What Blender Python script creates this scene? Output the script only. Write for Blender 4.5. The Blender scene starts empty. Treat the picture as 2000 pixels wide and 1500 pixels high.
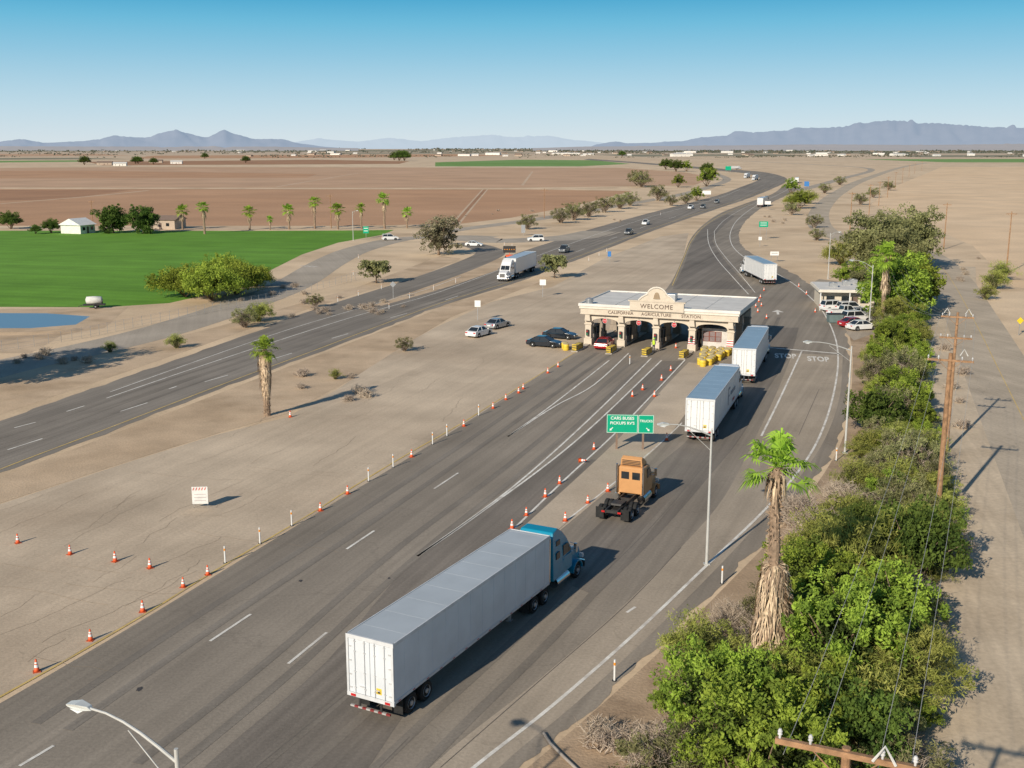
import bpy, bmesh, math, random
from mathutils import Vector, Matrix, noise
import numpy as np
R=random.Random(7)
SC=bpy.context.scene; COL=SC.collection
rad=math.radians
# ---- site survey: photogrammetric measurement of ground positions (metres) --------------------
HC=26.0; F=2165.0; PT=math.atan(462/F); cp,sp=math.cos(PT),math.sin(PT)
def G(u,v,h=0.0):
    b=(v-750)/F; a=(u-1000)/F
    dz=sp+b*cp; t=(HC-h)/dz
    return Vector((a*t,(cp-b*sp)*t,h))
def hdg(a,b):
    d=b-a; return math.degrees(math.atan2(d.x,d.y))
# ---- materials ----------------------------------------------------------------------------------
MATS={}
def mat(name,c,rough=.7,metal=0.,var=.12,scale=2.,spec=.4,c2=None,bump=0.,coat=0.,rnd=0.):
    if name in MATS: return MATS[name]
    m=bpy.data.materials.new(name); m.use_nodes=True; nt=m.node_tree; N=nt.nodes; L=nt.links
    b=N['Principled BSDF']; b.inputs['Roughness'].default_value=rough; b.inputs['Metallic'].default_value=metal
    b.inputs['Specular IOR Level'].default_value=spec; b.inputs['Coat Weight'].default_value=coat
    tc=N.new('ShaderNodeTexCoord'); nz=N.new('ShaderNodeTexNoise'); nz.inputs['Scale'].default_value=scale; nz.inputs['Detail'].default_value=5
    L.new(tc.outputs['Object'],nz.inputs['Vector'])
    rp=N.new('ShaderNodeValToRGB'); rp.color_ramp.elements[0].position=.3; rp.color_ramp.elements[1].position=.7
    c2=c2 or tuple(min(1,x*(1+var)) for x in c); c1=tuple(x*(1-var) for x in c)
    rp.color_ramp.elements[0].color=(*c1,1); rp.color_ramp.elements[1].color=(*c2,1)
    L.new(nz.outputs['Fac'],rp.inputs['Fac']); out=rp.outputs['Color']
    if rnd:
        oi=N.new('ShaderNodeObjectInfo'); hs=N.new('ShaderNodeHueSaturation')
        mr=N.new('ShaderNodeMapRange'); mr.inputs['To Min'].default_value=1-rnd; mr.inputs['To Max'].default_value=1+rnd
        mh=N.new('ShaderNodeMapRange'); mh.inputs['To Min'].default_value=.5-rnd*.08; mh.inputs['To Max'].default_value=.5+rnd*.03
        L.new(oi.outputs['Random'],mr.inputs['Value']); L.new(mr.outputs[0],hs.inputs['Value'])
        L.new(oi.outputs['Random'],mh.inputs['Value']); L.new(mh.outputs[0],hs.inputs['Hue'])
        L.new(out,hs.inputs['Color']); out=hs.outputs['Color']
    L.new(out,b.inputs['Base Color'])
    if bump:
        bp=N.new('ShaderNodeBump'); bp.inputs['Strength'].default_value=bump; bp.inputs['Distance'].default_value=.05
        n2=N.new('ShaderNodeTexNoise'); n2.inputs['Scale'].default_value=scale*6; n2.inputs['Detail'].default_value=6
        L.new(tc.outputs['Object'],n2.inputs['Vector']); L.new(n2.outputs['Fac'],bp.inputs['Height']); L.new(bp.outputs['Normal'],b.inputs['Normal'])
    MATS[name]=m; return m
def leafmat(name,c,var=.25,rnd=.24,tr=.3):
    m=mat(name,c,rough=.75,var=var,scale=1.3,spec=.15,rnd=rnd)
    nt=m.node_tree;N=nt.nodes;L=nt.links;b=N['Principled BSDF'];o=N['Material Output']
    t=N.new('ShaderNodeBsdfTranslucent'); mx=N.new('ShaderNodeMixShader'); mx.inputs[0].default_value=tr
    L.new(b.inputs['Base Color'].links[0].from_socket,t.inputs['Color'])
    L.new(b.outputs[0],mx.inputs[1]);L.new(t.outputs[0],mx.inputs[2]);L.new(mx.outputs[0],o.inputs['Surface'])
    return m
def surf(name,cols,big=.01,mid=.15,fine=4.,streak=0.,ang=0.,crack=0.,far=None,rough=.9,bump=.3,furrow=0.,cs=.1,k=1.):
    """ground surface: 3 scales of noise, optional traffic streaks, cracks, furrows; object coords = metres"""
    cols=[tuple(x*k for x in c) for c in cols]
    m=bpy.data.materials.new(name); m.use_nodes=True; nt=m.node_tree; N=nt.nodes; L=nt.links
    b=N['Principled BSDF']; b.inputs['Roughness'].default_value=rough; b.inputs['Specular IOR Level'].default_value=.2
    tc=N.new('ShaderNodeTexCoord'); P=tc.outputs['Object']
    def nz(s,d=5,vec=P,rgh=.55):
        n=N.new('ShaderNodeTexNoise'); n.inputs['Scale'].default_value=s; n.inputs['Detail'].default_value=d; n.inputs['Roughness'].default_value=rgh
        L.new(vec,n.inputs['Vector']); return n.outputs['Fac']
    def mul(col,fac,lo,hi,a=.3,z=.7):
        r=N.new('ShaderNodeMapRange'); r.inputs['From Min'].default_value=a; r.inputs['From Max'].default_value=z
        r.inputs['To Min'].default_value=lo; r.inputs['To Max'].default_value=hi; L.new(fac,r.inputs['Value'])
        x=N.new('ShaderNodeVectorMath'); x.operation='SCALE'; L.new(col,x.inputs[0]); L.new(r.outputs[0],x.inputs['Scale']); return x.outputs[0]
    rp=N.new('ShaderNodeValToRGB'); e=rp.color_ramp.elements; e[0].position=.35; e[1].position=.65
    e[0].color=(*cols[0],1); e[1].color=(*cols[1],1); L.new(nz(big,6),rp.inputs['Fac']); col=rp.outputs['Color']
    if len(cols)>2:
        mx=N.new('ShaderNodeMix'); mx.data_type='RGBA'; r=N.new('ShaderNodeMapRange'); r.inputs['From Min'].default_value=.5; r.inputs['From Max'].default_value=.68
        L.new(nz(mid*.4,6),r.inputs['Value']); L.new(r.outputs[0],mx.inputs['Factor']); L.new(col,mx.inputs['A']); mx.inputs['B'].default_value=(*cols[2],1); col=mx.outputs['Result']
    col=mul(col,nz(mid,6),.88,1.12); col=mul(col,nz(fine,4),.9,1.1)
    if streak or furrow:
        mp=N.new('ShaderNodeMapping'); mp.inputs['Rotation'].default_value=(0,0,rad(ang)); L.new(P,mp.inputs['Vector'])
        mp2=N.new('ShaderNodeMapping'); mp2.inputs['Scale'].default_value=(1,.014,1); L.new(mp.outputs[0],mp2.inputs['Vector'])
        if streak:
            col=mul(col,nz(.5,3,mp2.outputs[0],.6),1-streak,1+streak*.7); col=mul(col,nz(2.2,3,mp2.outputs[0]),1-streak*.6,1+streak*.45)
        if furrow: col=mul(col,nz(.35,2,mp2.outputs[0]),1-furrow,1+furrow)
    if crack:
        wv=N.new('ShaderNodeTexNoise'); wv.inputs['Scale'].default_value=.35; wv.inputs['Detail'].default_value=6; L.new(P,wv.inputs['Vector'])
        ad=N.new('ShaderNodeVectorMath'); ad.operation='MULTIPLY_ADD'; L.new(wv.outputs['Color'],ad.inputs[0]); ad.inputs[1].default_value=(6,6,0); L.new(P,ad.inputs[2])
        vo=N.new('ShaderNodeTexVoronoi'); vo.feature='DISTANCE_TO_EDGE'; vo.inputs['Scale'].default_value=cs; L.new(ad.outputs[0],vo.inputs['Vector'])
        col=mul(col,vo.outputs['Distance'],1-crack,1.,.0,.006)
    if far:  # aerial haze mixed into the ground colour with distance along Y
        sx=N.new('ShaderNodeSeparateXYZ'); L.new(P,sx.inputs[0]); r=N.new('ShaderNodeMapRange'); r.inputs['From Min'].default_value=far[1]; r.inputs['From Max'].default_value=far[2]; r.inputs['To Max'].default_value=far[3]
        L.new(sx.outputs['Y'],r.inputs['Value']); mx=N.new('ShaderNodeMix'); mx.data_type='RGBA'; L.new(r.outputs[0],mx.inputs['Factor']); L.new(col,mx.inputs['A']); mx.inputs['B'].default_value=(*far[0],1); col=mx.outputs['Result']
    L.new(col,b.inputs['Base Color'])
    if bump:
        bp=N.new('ShaderNodeBump'); bp.inputs['Strength'].default_value=bump; bp.inputs['Distance'].default_value=.04; L.new(nz(6,5),bp.inputs['Height']); L.new(bp.outputs['Normal'],b.inputs['Normal'])
    return m
# ---- mesh builder -------------------------------------------------------------------------------
class MB:
    def __init__(s): s.v=[];s.f=[];s.m=[]
    def add(s,vs,fs,m=0,M=None):
        o=len(s.v); s.v+=[tuple(M@Vector(p)) if M else tuple(p) for p in vs]
        s.f+=[tuple(i+o for i in f) for f in fs]; s.m+=[m]*len(fs); return s
    def box(s,x0,x1,y0,y1,z0,z1,m=0,M=None):
        return s.add([(x0,y0,z0),(x1,y0,z0),(x1,y1,z0),(x0,y1,z0),(x0,y0,z1),(x1,y0,z1),(x1,y1,z1),(x0,y1,z1)],
          [(0,3,2,1),(4,5,6,7),(0,1,5,4),(1,2,6,5),(2,3,7,6),(3,0,4,7)],m,M)
    def prof(s,p,m=0,M=None):   # p: (x,z,halfwidth)
        n=len(p); vs=[(a,-w,z) for a,z,w in p]+[(a,w,z) for a,z,w in p]
        return s.add(vs,[tuple(range(n)),tuple(range(2*n-1,n-1,-1))]+[(i,(i+1)%n,(i+1)%n+n,i+n) for i in range(n)],m,M)
    def prism(s,p,y0,y1,m=0,M=None):
        n=len(p); vs=[(a,y0,z) for a,z in p]+[(a,y1,z) for a,z in p]
        return s.add(vs,[tuple(range(n)),tuple(range(2*n-1,n-1,-1))]+[(i,(i+1)%n,(i+1)%n+n,i+n) for i in range(n)],m,M)
    def tube(s,pts,rs,n=8,m=0,M=None,cap=True):
        pts=[Vector(p) for p in pts]; vs=[];fs=[]
        if not isinstance(rs,(list,tuple)): rs=[rs]*len(pts)
        for i,p in enumerate(pts):
            d=(pts[min(i+1,len(pts)-1)]-pts[max(i-1,0)]).normalized()
            a=d.cross(Vector((0,0,1)) if abs(d.z)<.95 else Vector((0,1,0))).normalized(); b=d.cross(a)
            for k in range(n):
                t=2*math.pi*k/n; vs.append(p+(a*math.cos(t)+b*math.sin(t))*rs[i])
        for i in range(len(pts)-1):
            for k in range(n): fs.append((i*n+k,i*n+(k+1)%n,(i+1)*n+(k+1)%n,(i+1)*n+k))
        if cap: fs+=[tuple(range(n)),tuple(range(len(pts)*n-1,(len(pts)-1)*n-1,-1))]
        return s.add(vs,fs,m,M)
    def cyl(s,p0,p1,r0,r1=None,n=12,m=0,M=None): return s.tube([p0,p1],[r0,r0 if r1 is None else r1],n,m,M)
    def lathe(s,pr,n=20,m=0,M=None,axis='y'):
        vs=[];fs=[]
        for r,y in pr:
            for k in range(n):
                t=2*math.pi*k/n; vs.append((r*math.cos(t),y,r*math.sin(t)) if axis=='y' else (r*math.cos(t),r*math.sin(t),y))
        for i in range(len(pr)-1):
            for k in range(n): fs.append((i*n+k,i*n+(k+1)%n,(i+1)*n+(k+1)%n,(i+1)*n+k))
        fs+=[tuple(range(n)),tuple(range(len(pr)*n-1,(len(pr)-1)*n-1,-1))]
        return s.add(vs,fs,m,M)
    def mesh(s,name,mats,bevel=0,smooth=False,fix=True):
        me=bpy.data.meshes.new(name); me.from_pydata(s.v,[],s.f)
        if not isinstance(mats,(list,tuple)): mats=[mats]
        for x in mats: me.materials.append(x)
        me.polygons.foreach_set('material_index',s.m)
        if fix or bevel:
            bm=bmesh.new(); bm.from_mesh(me)
            bmesh.ops.recalc_face_normals(bm,faces=bm.faces)
            if bevel:
                es=[e for e in bm.edges if len(e.link_faces)==2 and e.calc_face_angle(0)>.35]
                bmesh.ops.bevel(bm,geom=es,offset=bevel,segments=2,affect='EDGES',profile=.6,clamp_overlap=True)
            bm.to_mesh(me); bm.free()
        if smooth:
            me.polygons.foreach_set('use_smooth',[True]*len(me.polygons))
        me.update(); return me
def T(x,y,z): return Matrix.Translation((x,y,z))
def Rz(d): return Matrix.Rotation(rad(d),4,'Z')
def Rx(d): return Matrix.Rotation(rad(d),4,'X')
def Ry(d): return Matrix.Rotation(rad(d),4,'Y')
def _part(p,parent):
    name,me,*rest=p; M=rest[0] if rest else None; sub=rest[1] if len(rest)>1 else []
    o=bpy.data.objects.new(name,me); COL.objects.link(o); o.parent=parent
    if M is not None: o.matrix_local=M
    if len(rest)>2: o['label']=rest[2]
    for q in sub: _part(q,o)
    return o
def place(name,parts,loc,rz=0,s=1,label='',category='',group=None):
    if isinstance(parts,bpy.types.Mesh): e=bpy.data.objects.new(name,parts); parts=[]
    else: e=bpy.data.objects.new(name,None); e.empty_display_size=.3
    COL.objects.link(e); e.location=loc; e.rotation_euler=(0,0,rad(rz)); e.scale=(s,s,s) if not isinstance(s,tuple) else s
    e['label']=label; e['category']=category
    if group: e['group']=group
    for p in parts: _part(p,e)
    return e
def structure(name,me,kind='structure',label=None):
    o=bpy.data.objects.new(name,me); COL.objects.link(o); o['kind']=kind
    if label: o['label']=label; o['category']=name.replace('_',' ')
    return o
def sheet(name,pts,z,m):
    me=bpy.data.meshes.new(name); vs=[(p[0],p[1],z) for p in pts]
    area=sum(vs[i][0]*vs[(i+1)%len(vs)][1]-vs[(i+1)%len(vs)][0]*vs[i][1] for i in range(len(vs)))
    if area<0: vs.reverse()
    me.from_pydata(vs,[],[tuple(range(len(vs)))]); me.materials.append(m); return structure(name,me)
def spl(px,n=8):
    p=[G(*q) if not isinstance(q,Vector) else q for q in px]; out=[]
    for i in range(len(p)-1):
        a=p[max(i-1,0)];b=p[i];c=p[i+1];d=p[min(i+2,len(p)-1)]
        for k in range(n):
            t=k/n; out.append(.5*((2*b)+(c-a)*t+(2*a-5*b+4*c-d)*t*t+(3*b-a-3*c+d)*t**3))
    return out+[p[-1]]
def stripe(mb,pts,w,z,m=0,off=0):
    n=len(pts);vs=[]
    for i,p in enumerate(pts):
        d=(pts[min(i+1,n-1)]-pts[max(i-1,0)]); d.z=0; d.normalize(); a=Vector((-d.y,d.x,0)); p=p-a*off; a=a*w*.5
        vs+=[(p.x+a.x,p.y+a.y,z),(p.x-a.x,p.y-a.y,z)]
    mb.add(vs,[(2*i+1,2*i+3,2*i+2,2*i) for i in range(n-1)],m)
def textmesh(txt,size,m,ext=.01,align='CENTER',sp_=1.0,bold=.0):
    cu=bpy.data.curves.new('t','FONT'); cu.body=txt; cu.size=size; cu.extrude=ext; cu.align_x=align; cu.align_y='CENTER'; cu.space_character=sp_; cu.offset=bold
    o=bpy.data.objects.new('t',cu); COL.objects.link(o); bpy.context.view_layer.update()
    me=bpy.data.meshes.new_from_object(o.evaluated_get(bpy.context.evaluated_depsgraph_get())); bpy.data.objects.remove(o)
    me.materials.clear(); me.materials.append(m); me.name='lettering'; return me
# ---- world, sun, camera -------------------------------------------------------------------------
SAZ,SEL=33.,26.
w=bpy.data.worlds.new("World"); SC.world=w; w.use_nodes=True; N=w.node_tree.nodes; L=w.node_tree.links
bg=N['Background']; bg.inputs['Strength'].default_value=.1
sky=N.new('ShaderNodeTexSky'); sky.sky_type='NISHITA'; sky.sun_disc=False; sky.sun_elevation=rad(SEL); sky.sun_rotation=rad(SAZ+180)
sky.air_density=1.0; sky.dust_density=.4; sky.ozone_density=2.0
tc=N.new('ShaderNodeTexCoord'); sx=N.new('ShaderNodeSeparateXYZ'); L.new(tc.outputs['Generated'],sx.inputs[0])
rp=N.new('ShaderNodeValToRGB'); e=rp.color_ramp.elements   # clear-air haze gradient near the horizon
e[0].position=0; e[0].color=(.66,.74,.79,1); e[1].position=.124; e[1].color=(.055,.365,.60,1)
x=e.new(.035); x.color=(.48,.66,.77,1); x=e.new(.078); x.color=(.25,.53,.71,1); x=e.new(.104); x.color=(.13,.46,.67,1); x=e.new(.22); x.color=(.03,.17,.34,1); x=e.new(.6); x.color=(.03,.10,.22,1)
L.new(sx.outputs['Z'],rp.inputs['Fac']); sc=N.new('ShaderNodeVectorMath'); sc.operation='SCALE'; sc.inputs['Scale'].default_value=10.6; L.new(rp.outputs[0],sc.inputs[0])
fr=N.new('ShaderNodeMapRange'); fr.inputs['From Min'].default_value=.16; fr.inputs['From Max'].default_value=.6; fr.inputs['To Min'].default_value=.93; fr.inputs['To Max'].default_value=.5; L.new(sx.outputs['Z'],fr.inputs['Value'])
mx=N.new('ShaderNodeMix'); mx.data_type='RGBA'; L.new(fr.outputs[0],mx.inputs['Factor'])
L.new(sky.outputs[0],mx.inputs['A']); L.new(sc.outputs[0],mx.inputs['B']); L.new(mx.outputs['Result'],bg.inputs['Color'])
sd=bpy.data.lights.new('sun','SUN'); sd.energy=5.0; sd.angle=rad(.5); sd.color=(1,.90,.75); so=bpy.data.objects.new('sun',sd); COL.objects.link(so)
dr=Vector((math.sin(rad(SAZ))*math.cos(rad(SEL)),math.cos(rad(SAZ))*math.cos(rad(SEL)),-math.sin(rad(SEL)))); so.rotation_euler=dr.to_track_quat('-Z','Y').to_euler()
cd=bpy.data.cameras.new('camera'); cam=bpy.data.objects.new('camera',cd); COL.objects.link(cam); cam.location=(0,0,HC); cam.rotation_euler=(math.pi/2-PT,0,0)
cd.sensor_width=36; cd.lens=36*F/2000; cd.clip_end=90000; cd.clip_start=.5; SC.camera=cam
SC.view_settings.view_transform='Standard'; SC.view_settings.look='None'; SC.view_settings.exposure=0
# ---- ground, fields, roads ----------------------------------------------------------------------
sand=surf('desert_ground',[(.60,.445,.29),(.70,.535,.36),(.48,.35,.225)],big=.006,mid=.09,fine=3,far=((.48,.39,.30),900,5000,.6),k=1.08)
me=bpy.data.meshes.new('ground'); S=45000; me.from_pydata([(-S,-2000,0),(S,-2000,0),(S,S,0),(-S,S,0)],[],[(0,1,2,3)]); me.materials.append(sand); structure('ground',me)
brown=surf('tilled_soil',[(.48,.275,.155),(.53,.315,.185)],big=.004,mid=.02,fine=1,furrow=.05,ang=-80)
brown2=surf('tilled_soil_pale',[(.52,.33,.205),(.56,.365,.235)],big=.003,mid=.02,fine=1,furrow=.04,ang=-80)
brown3=surf('tilled_soil_dark',[(.37,.20,.11),(.41,.23,.13)],big=.004,mid=.03,fine=1,furrow=.05,ang=-80)
green=surf('crop_green',[(.115,.26,.022),(.15,.31,.04)],big=.01,mid=.1,fine=2,furrow=.14,ang=-75,bump=.6)
green2=surf('crop_green_pale',[(.17,.29,.07),(.21,.34,.11)],big=.003,mid=.02,fine=1)
scrub=surf('scrub_band',[(.23,.215,.145),(.33,.29,.20)],big=.004,mid=.01,fine=.3)
PX=lambda *l:[G(*q) for q in l]
sheet('field',PX((-500,331),(300,326),(1215,328),(1340,337),(1395,347),(1355,362),(1000,367),(-500,366)),.004,brown2)
sheet('field',PX((-500,369),(330,369),(1040,370),(1235,373),(1130,400),(1000,425),(900,437),(700,441),(420,441),(0,441),(-500,441)),.004,brown)
sheet('field',PX((-500,370.5),(255,371),(120,390),(-500,400)),.008,brown3)
sheet('field',PX((-500,336),(160,333),(620,340),(600,347),(-500,350)),.008,brown)
sheet('field',PX((-500,450),(480,451),(700,450),(770,449),(745,459),(660,474),(590,497),(520,532),(430,570),(330,592),(205,600),(-500,598)),.004,green)
sheet('field',PX((850,317),(1010,312),(1160,313),(1232,320),(1130,325),(850,325)),.004,green2)
sheet('field',PX((1680,311),(2500,309),(2500,318),(1850,317)),.004,green2)
sheet('field',PX((-500,317),(160,313),(150,316),(-500,322)),.004,green2)
sheet('field',PX((300,304),(900,301),(1000,304),(700,308),(250,310)),.004,brown)
sheet('field',PX((-300,302),(180,300),(260,304),(-300,308)),.004,brown2)
for q in (((500,293),(1200,292.5),(1300,295),(400,297)),((-500,293),(300,292.5),(350,295.5),(-500,297)),((1250,293),(2500,293),(2500,299),(1500,300),(1200,297)),((1150,302),(1500,301),(1600,304),(1250,306)),((640,298),(1000,297.5),(1050,299.5),(600,300.5)),((-500,310),(160,308),(260,311),(-500,314)),((1700,303),(2500,302),(2500,307),(1800,307))): sheet('field',PX(*q),.0045,scrub)
sheet('field',PX((170,316),(620,312),(800,315),(780,320),(200,323)),.004,brown3)
sandr=surf('sandy_field',[(.72,.515,.32),(.78,.575,.375)],big=.008,mid=.05,fine=2)
sheet('field',PX((1840,326),(2600,326),(2600,640),(1980,560),(1900,480),(1790,432),(1700,400),(1745,365)),.004,sandr)
mb=MB(); tr=surf('dirt_track',[(.56,.41,.275),(.62,.47,.33)],mid=.2)
stripe(mb,spl([(952,370),(925,402),(893,441)],6),.9,.0105); stripe(mb,spl([(943,370),(914,402),(880,441)],6),.9,.0105)
stripe(mb,spl([(-500,447),(0,446),(400,446),(760,446)],6),7,.0095); stripe(mb,spl([(700,338),(640,348),(540,365)],4),2,.0105)
stripe(mb,spl([(0,398),(180,383),(290,372)],4),3,.0125); stripe(mb,spl([(1040,335),(1020,362)],4),2,.0125)
structure('dirt_track',mb.mesh('dirt_track',tr,fix=False))
dkt=MB(); stripe(dkt,spl([(948,370),(920,402),(887,441)],6),2.2,.0095); structure('dirt_track',dkt.mesh('dirt_track',brown3,fix=False))
apron=surf('dusty_apron',[(.50,.395,.285),(.58,.465,.34),(.45,.35,.25)],big=.03,mid=.12,fine=5,streak=.08,ang=19,crack=.12,cs=.11,k=1.08)
dirt=surf('roadside_dirt',[(.53,.385,.25),(.62,.465,.315),(.45,.325,.21)],big=.05,mid=.3,fine=5,bump=.8)
asph=surf('worn_asphalt',[(.27,.23,.184),(.32,.273,.22)],big=.03,mid=.1,fine=6,streak=.17,ang=20,crack=.1,cs=.06)
asphd=surf('dark_asphalt',[(.20,.173,.145),(.235,.203,.17)],big=.03,mid=.1,fine=6,streak=.22,ang=20)
asphh=surf('highway_asphalt',[(.235,.205,.172),(.275,.24,.20)],big=.02,mid=.1,fine=6,streak=.2,ang=16.5)
aspht=surf('tan_asphalt',[(.38,.315,.24),(.44,.365,.283)],big=.03,mid=.15,fine=6,streak=.13,ang=22,crack=.12,cs=.08)
istrip=surf('dusty_island',[(.48,.39,.29),(.55,.45,.34)],big=.05,mid=.25,fine=6)
conc=surf('pale_road',[(.39,.332,.263),(.45,.385,.31)],big=.02,mid=.1,fine=4,streak=.08,ang=-15,crack=.15,cs=.08)
concr=surf('dusty_tan_road',[(.45,.37,.275),(.52,.43,.325)],big=.03,mid=.12,fine=4,streak=.1,ang=-20,crack=.2,cs=.1)
sheet('apron',PX((-500,1180),(0,985),(260,900),(420,850),(560,815),(660,760),(760,690),(850,640),(960,590),(1080,560),(1180,505),(1290,462),(1345,455),(1330,520),(1300,575),(1150,690),(-200,1480),(-500,1650)),.008,apron)
YL=[(-400,1585),(-200,1475),(0,1362),(150,1278),(300,1190),(420,1115),(600,1008),(700,945),(800,885),(900,828),(1000,765),(1100,703),(1148,672)]
RW=[(700,1690),(925,1500),(1080,1378),(1240,1238),(1380,1105),(1490,1000),(1560,920),(1602,850),(1628,770),(1637,700),(1628,650),(1603,603),(1570,570),(1535,545),(1490,520),(1450,500),(1428,475),(1428,450),(1445,425),(1480,400),(1520,380),(1548,365)]
RE=[(800,1720),(1010,1500),(1150,1385),(1290,1258),(1420,1130),(1520,1025),(1600,925),(1640,850),(1655,770),(1658,700),(1650,645),(1625,600),(1590,562),(1550,535),(1510,515),(1468,495),(1446,475),(1445,452),(1462,426),(1498,400),(1540,380),(1566,366)]
LE=[(-400,1600),(0,1374),(300,1198),(600,1014),(900,832),(1140,680),(1225,645),(1270,600),(1305,560),(1322,530),(1335,500),(1350,465),(1375,438),(1410,415),(1460,396),(1510,378),(1530,362)]
def ragged(pts,a):
    return [p+Vector((noise.noise(p*.35)*a+noise.noise(p*1.3)*a*.5,0,0)) for p in pts]
sheet('road',[p for p in spl(LE,6)]+[p for p in reversed(ragged(spl(RE,14),.5))],.012,asph)
sheet('road',spl([(700,1690),(840,1500),(1050,1330),(1210,1190),(1320,1080),(1415,970),(1478,850),(1520,760),(1548,690)],5)+list(reversed(spl([(800,1700),(975,1500),(1120,1378),(1270,1240),(1400,1110),(1500,1003),(1575,915),(1617,845),(1641,770),(1646,695)],5))),.016,aspht)
sheet('road',spl([(150,1740),(420,1480),(640,1290),(815,1092),(1060,915),(1190,800),(1290,705)],4)+list(reversed(spl([(560,1740),(760,1440),(900,1230),(1000,1040),(1200,850),(1340,705)],4))),.016,asphd)
sheet('road',spl([(1060,1120),(1185,1010),(1290,905),(1350,850),(1400,760),(1440,705),(1480,640)],4)+list(reversed(spl([(1165,1165),(1290,1040),(1390,925),(1450,850),(1500,760),(1545,690),(1560,640)],4))),.020,asphd)
sheet('road',spl([(1313,565),(1335,520),(1352,475),(1378,442),(1420,418)],4)+list(reversed(spl([(1470,565),(1425,520),(1400,485),(1395,460),(1435,422)],4))),.016,asphd)
sheet('apron',spl([(1010,1040),(1120,940),(1215,850),(1290,765),(1345,708)],4)+list(reversed(spl([(1090,1040),(1200,948),(1300,858),(1345,800),(1378,760),(1432,715)],4))),.024,istrip)
HR=[(-400,1090),(0,925),(200,849),(450,752),(600,697),(750,640),(870,595),(1000,555),(1100,518),(1200,480),(1300,442),(1400,408),(1455,390),(1505,370),(1535,355),(1530,345),(1490,336),(1430,331),(1340,324),(1250,317),(1150,310)]
HL=[(-400,955),(0,822),(200,752),(400,683),(560,627),(700,583),(830,552),(950,515),(1070,475),(1180,440),(1300,408),(1400,382),(1450,364),(1480,352),(1480,345),(1450,338),(1400,333),(1320,326),(1240,319),(1140,312)]
sheet('road',ragged(spl(HR,10),.5)+list(reversed(ragged(spl(HL,10),.5))),.012,asphh)
sheet('road_shoulder',PX((-500,1182),(0,983),(260,898),(430,845),(560,808),(680,745),(800,668),(880,620),(1000,572),(1070,545),(1000,558),(870,598),(600,702),(200,856),(0,932),(-500,1140)),.0125,dirt)
sheet('ground_gore',spl([(690,606),(800,565),(900,530),(1000,497)],3)+list(reversed(spl([(735,600),(850,568),(960,533),(1040,505)],3))),.016,dirt)
wt=MB()
for l,w2 in [([(480,1560),(700,1370),(900,1180),(1060,1010),(1180,900)],.9),([(640,1640),(860,1420),(1080,1210),(1250,1020),(1390,860),(1470,700),(1510,620)],.9),([(100,1420),(400,1215),(700,1020),(950,850),(1180,690)],.9),([(300,1500),(560,1290),(800,1075),(1050,880),(1250,705)],.9),([(-200,900),(0,862),(300,757),(560,672),(800,592),(1050,505),(1300,425)],.9),([(-200,955),(100,846),(400,737),(700,636),(950,555),(1200,465)],.9)]:
    pts=spl(l,6)
    for s in (1,-1): stripe(wt,pts,.55,.0225+.0002*s,0,off=s*w2)
structure('tyre_track',wt.mesh('tyre_track',surf('tyre_track',[(.215,.187,.155),(.255,.222,.185)],big=.04,mid=.2,fine=6,streak=.2,ang=20),fix=False))
def ribbon(name,px,w_,z,m,n=6):
    mb=MB(); stripe(mb,spl(px,n),w_,z); return structure(name,mb.mesh(name,m,fix=False))
ribbon('road',[(560,640),(700,591),(800,558),(880,530),(935,508),(958,494),(940,483),(900,474)],7.5,.0165,asphh)
ribbon('road',[(-300,800),(0,719),(180,680),(330,642),(470,596),(570,556),(640,514),(700,487),(790,466),(900,462),(960,464)],8.5,.016,conc)
ribbon('road',[(830,459),(900,448),(1050,428),(1200,403),(1330,380),(1395,362),(1420,350),(1400,340)],7,.0163,conc)
ribbon('road',[(900,462),(960,470),(1050,468),(1130,462),(1180,452)],14,.0155,conc)
ribbon('road',[(1810,318),(1760,327),(1690,350),(1640,375),(1608,402),(1598,430),(1620,456),(1700,478),(1795,492),(1850,535),(1900,625),(1955,735),(2020,860),(2120,1050),(2300,1400)],8.,.012,concr,8)
ribbon('dirt_track',[(1870,520),(1862,640),(1890,780),(1925,950),(1950,1150),(1975,1400),(2010,1650)],7.5,.010,surf('pale_track',[(.57,.455,.325),(.65,.525,.38),(.50,.39,.27)],mid=.2,fine=3,streak=.1,ang=12))
ribbon('road',[(1560,372),(1640,350),(1700,330),(1600,322),(1400,312),(1200,304)],8,.0105,conc)
sheet('parking_lot',PX((1572,560),(1600,545),(1720,560),(1740,640),(1668,665),(1640,640)),.0112,aspht)
litter=surf('leaf_litter',[(.40,.285,.185),(.52,.385,.26),(.29,.20,.13)],big=.1,mid=.6,fine=6,bump=1.)
sheet('verge',spl([(1030,1500),(1160,1390),(1300,1262),(1430,1132),(1530,1027),(1608,927),(1648,850),(1662,770),(1665,690),(1655,640)],4)+ragged(spl([(1800,640),(1830,800),(1880,1000),(1890,1150),(1860,1500),(1880,1750)],8),2.)+PX((820,1750)),.008,litter)
sheet('verge',PX((-400,1000-70),(0,810),(200,742),(400,673),(560,617),(690,576),(820,540),(900,505),(860,500),(700,560),(560,600),(400,645),(150,700),(-400,800)),.009,dirt)
wm=bpy.data.materials.new('pond_water'); wm.use_nodes=True; b=wm.node_tree.nodes['Principled BSDF']; b.inputs['Base Color'].default_value=(.16,.27,.38,1); b.inputs['Roughness'].default_value=.3
sheet('verge',PX((-400,603),(210,604),(250,600),(205,640),(120,655),(60,690),(-400,690)),.006,dirt)
sheet('water',PX((-400,610),(90,612),(176,618),(148,634),(60,641),(-400,642)),.010,wm)
bank=MB()
pts=spl([(-400,654),(60,651),(150,643)],6)
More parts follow.
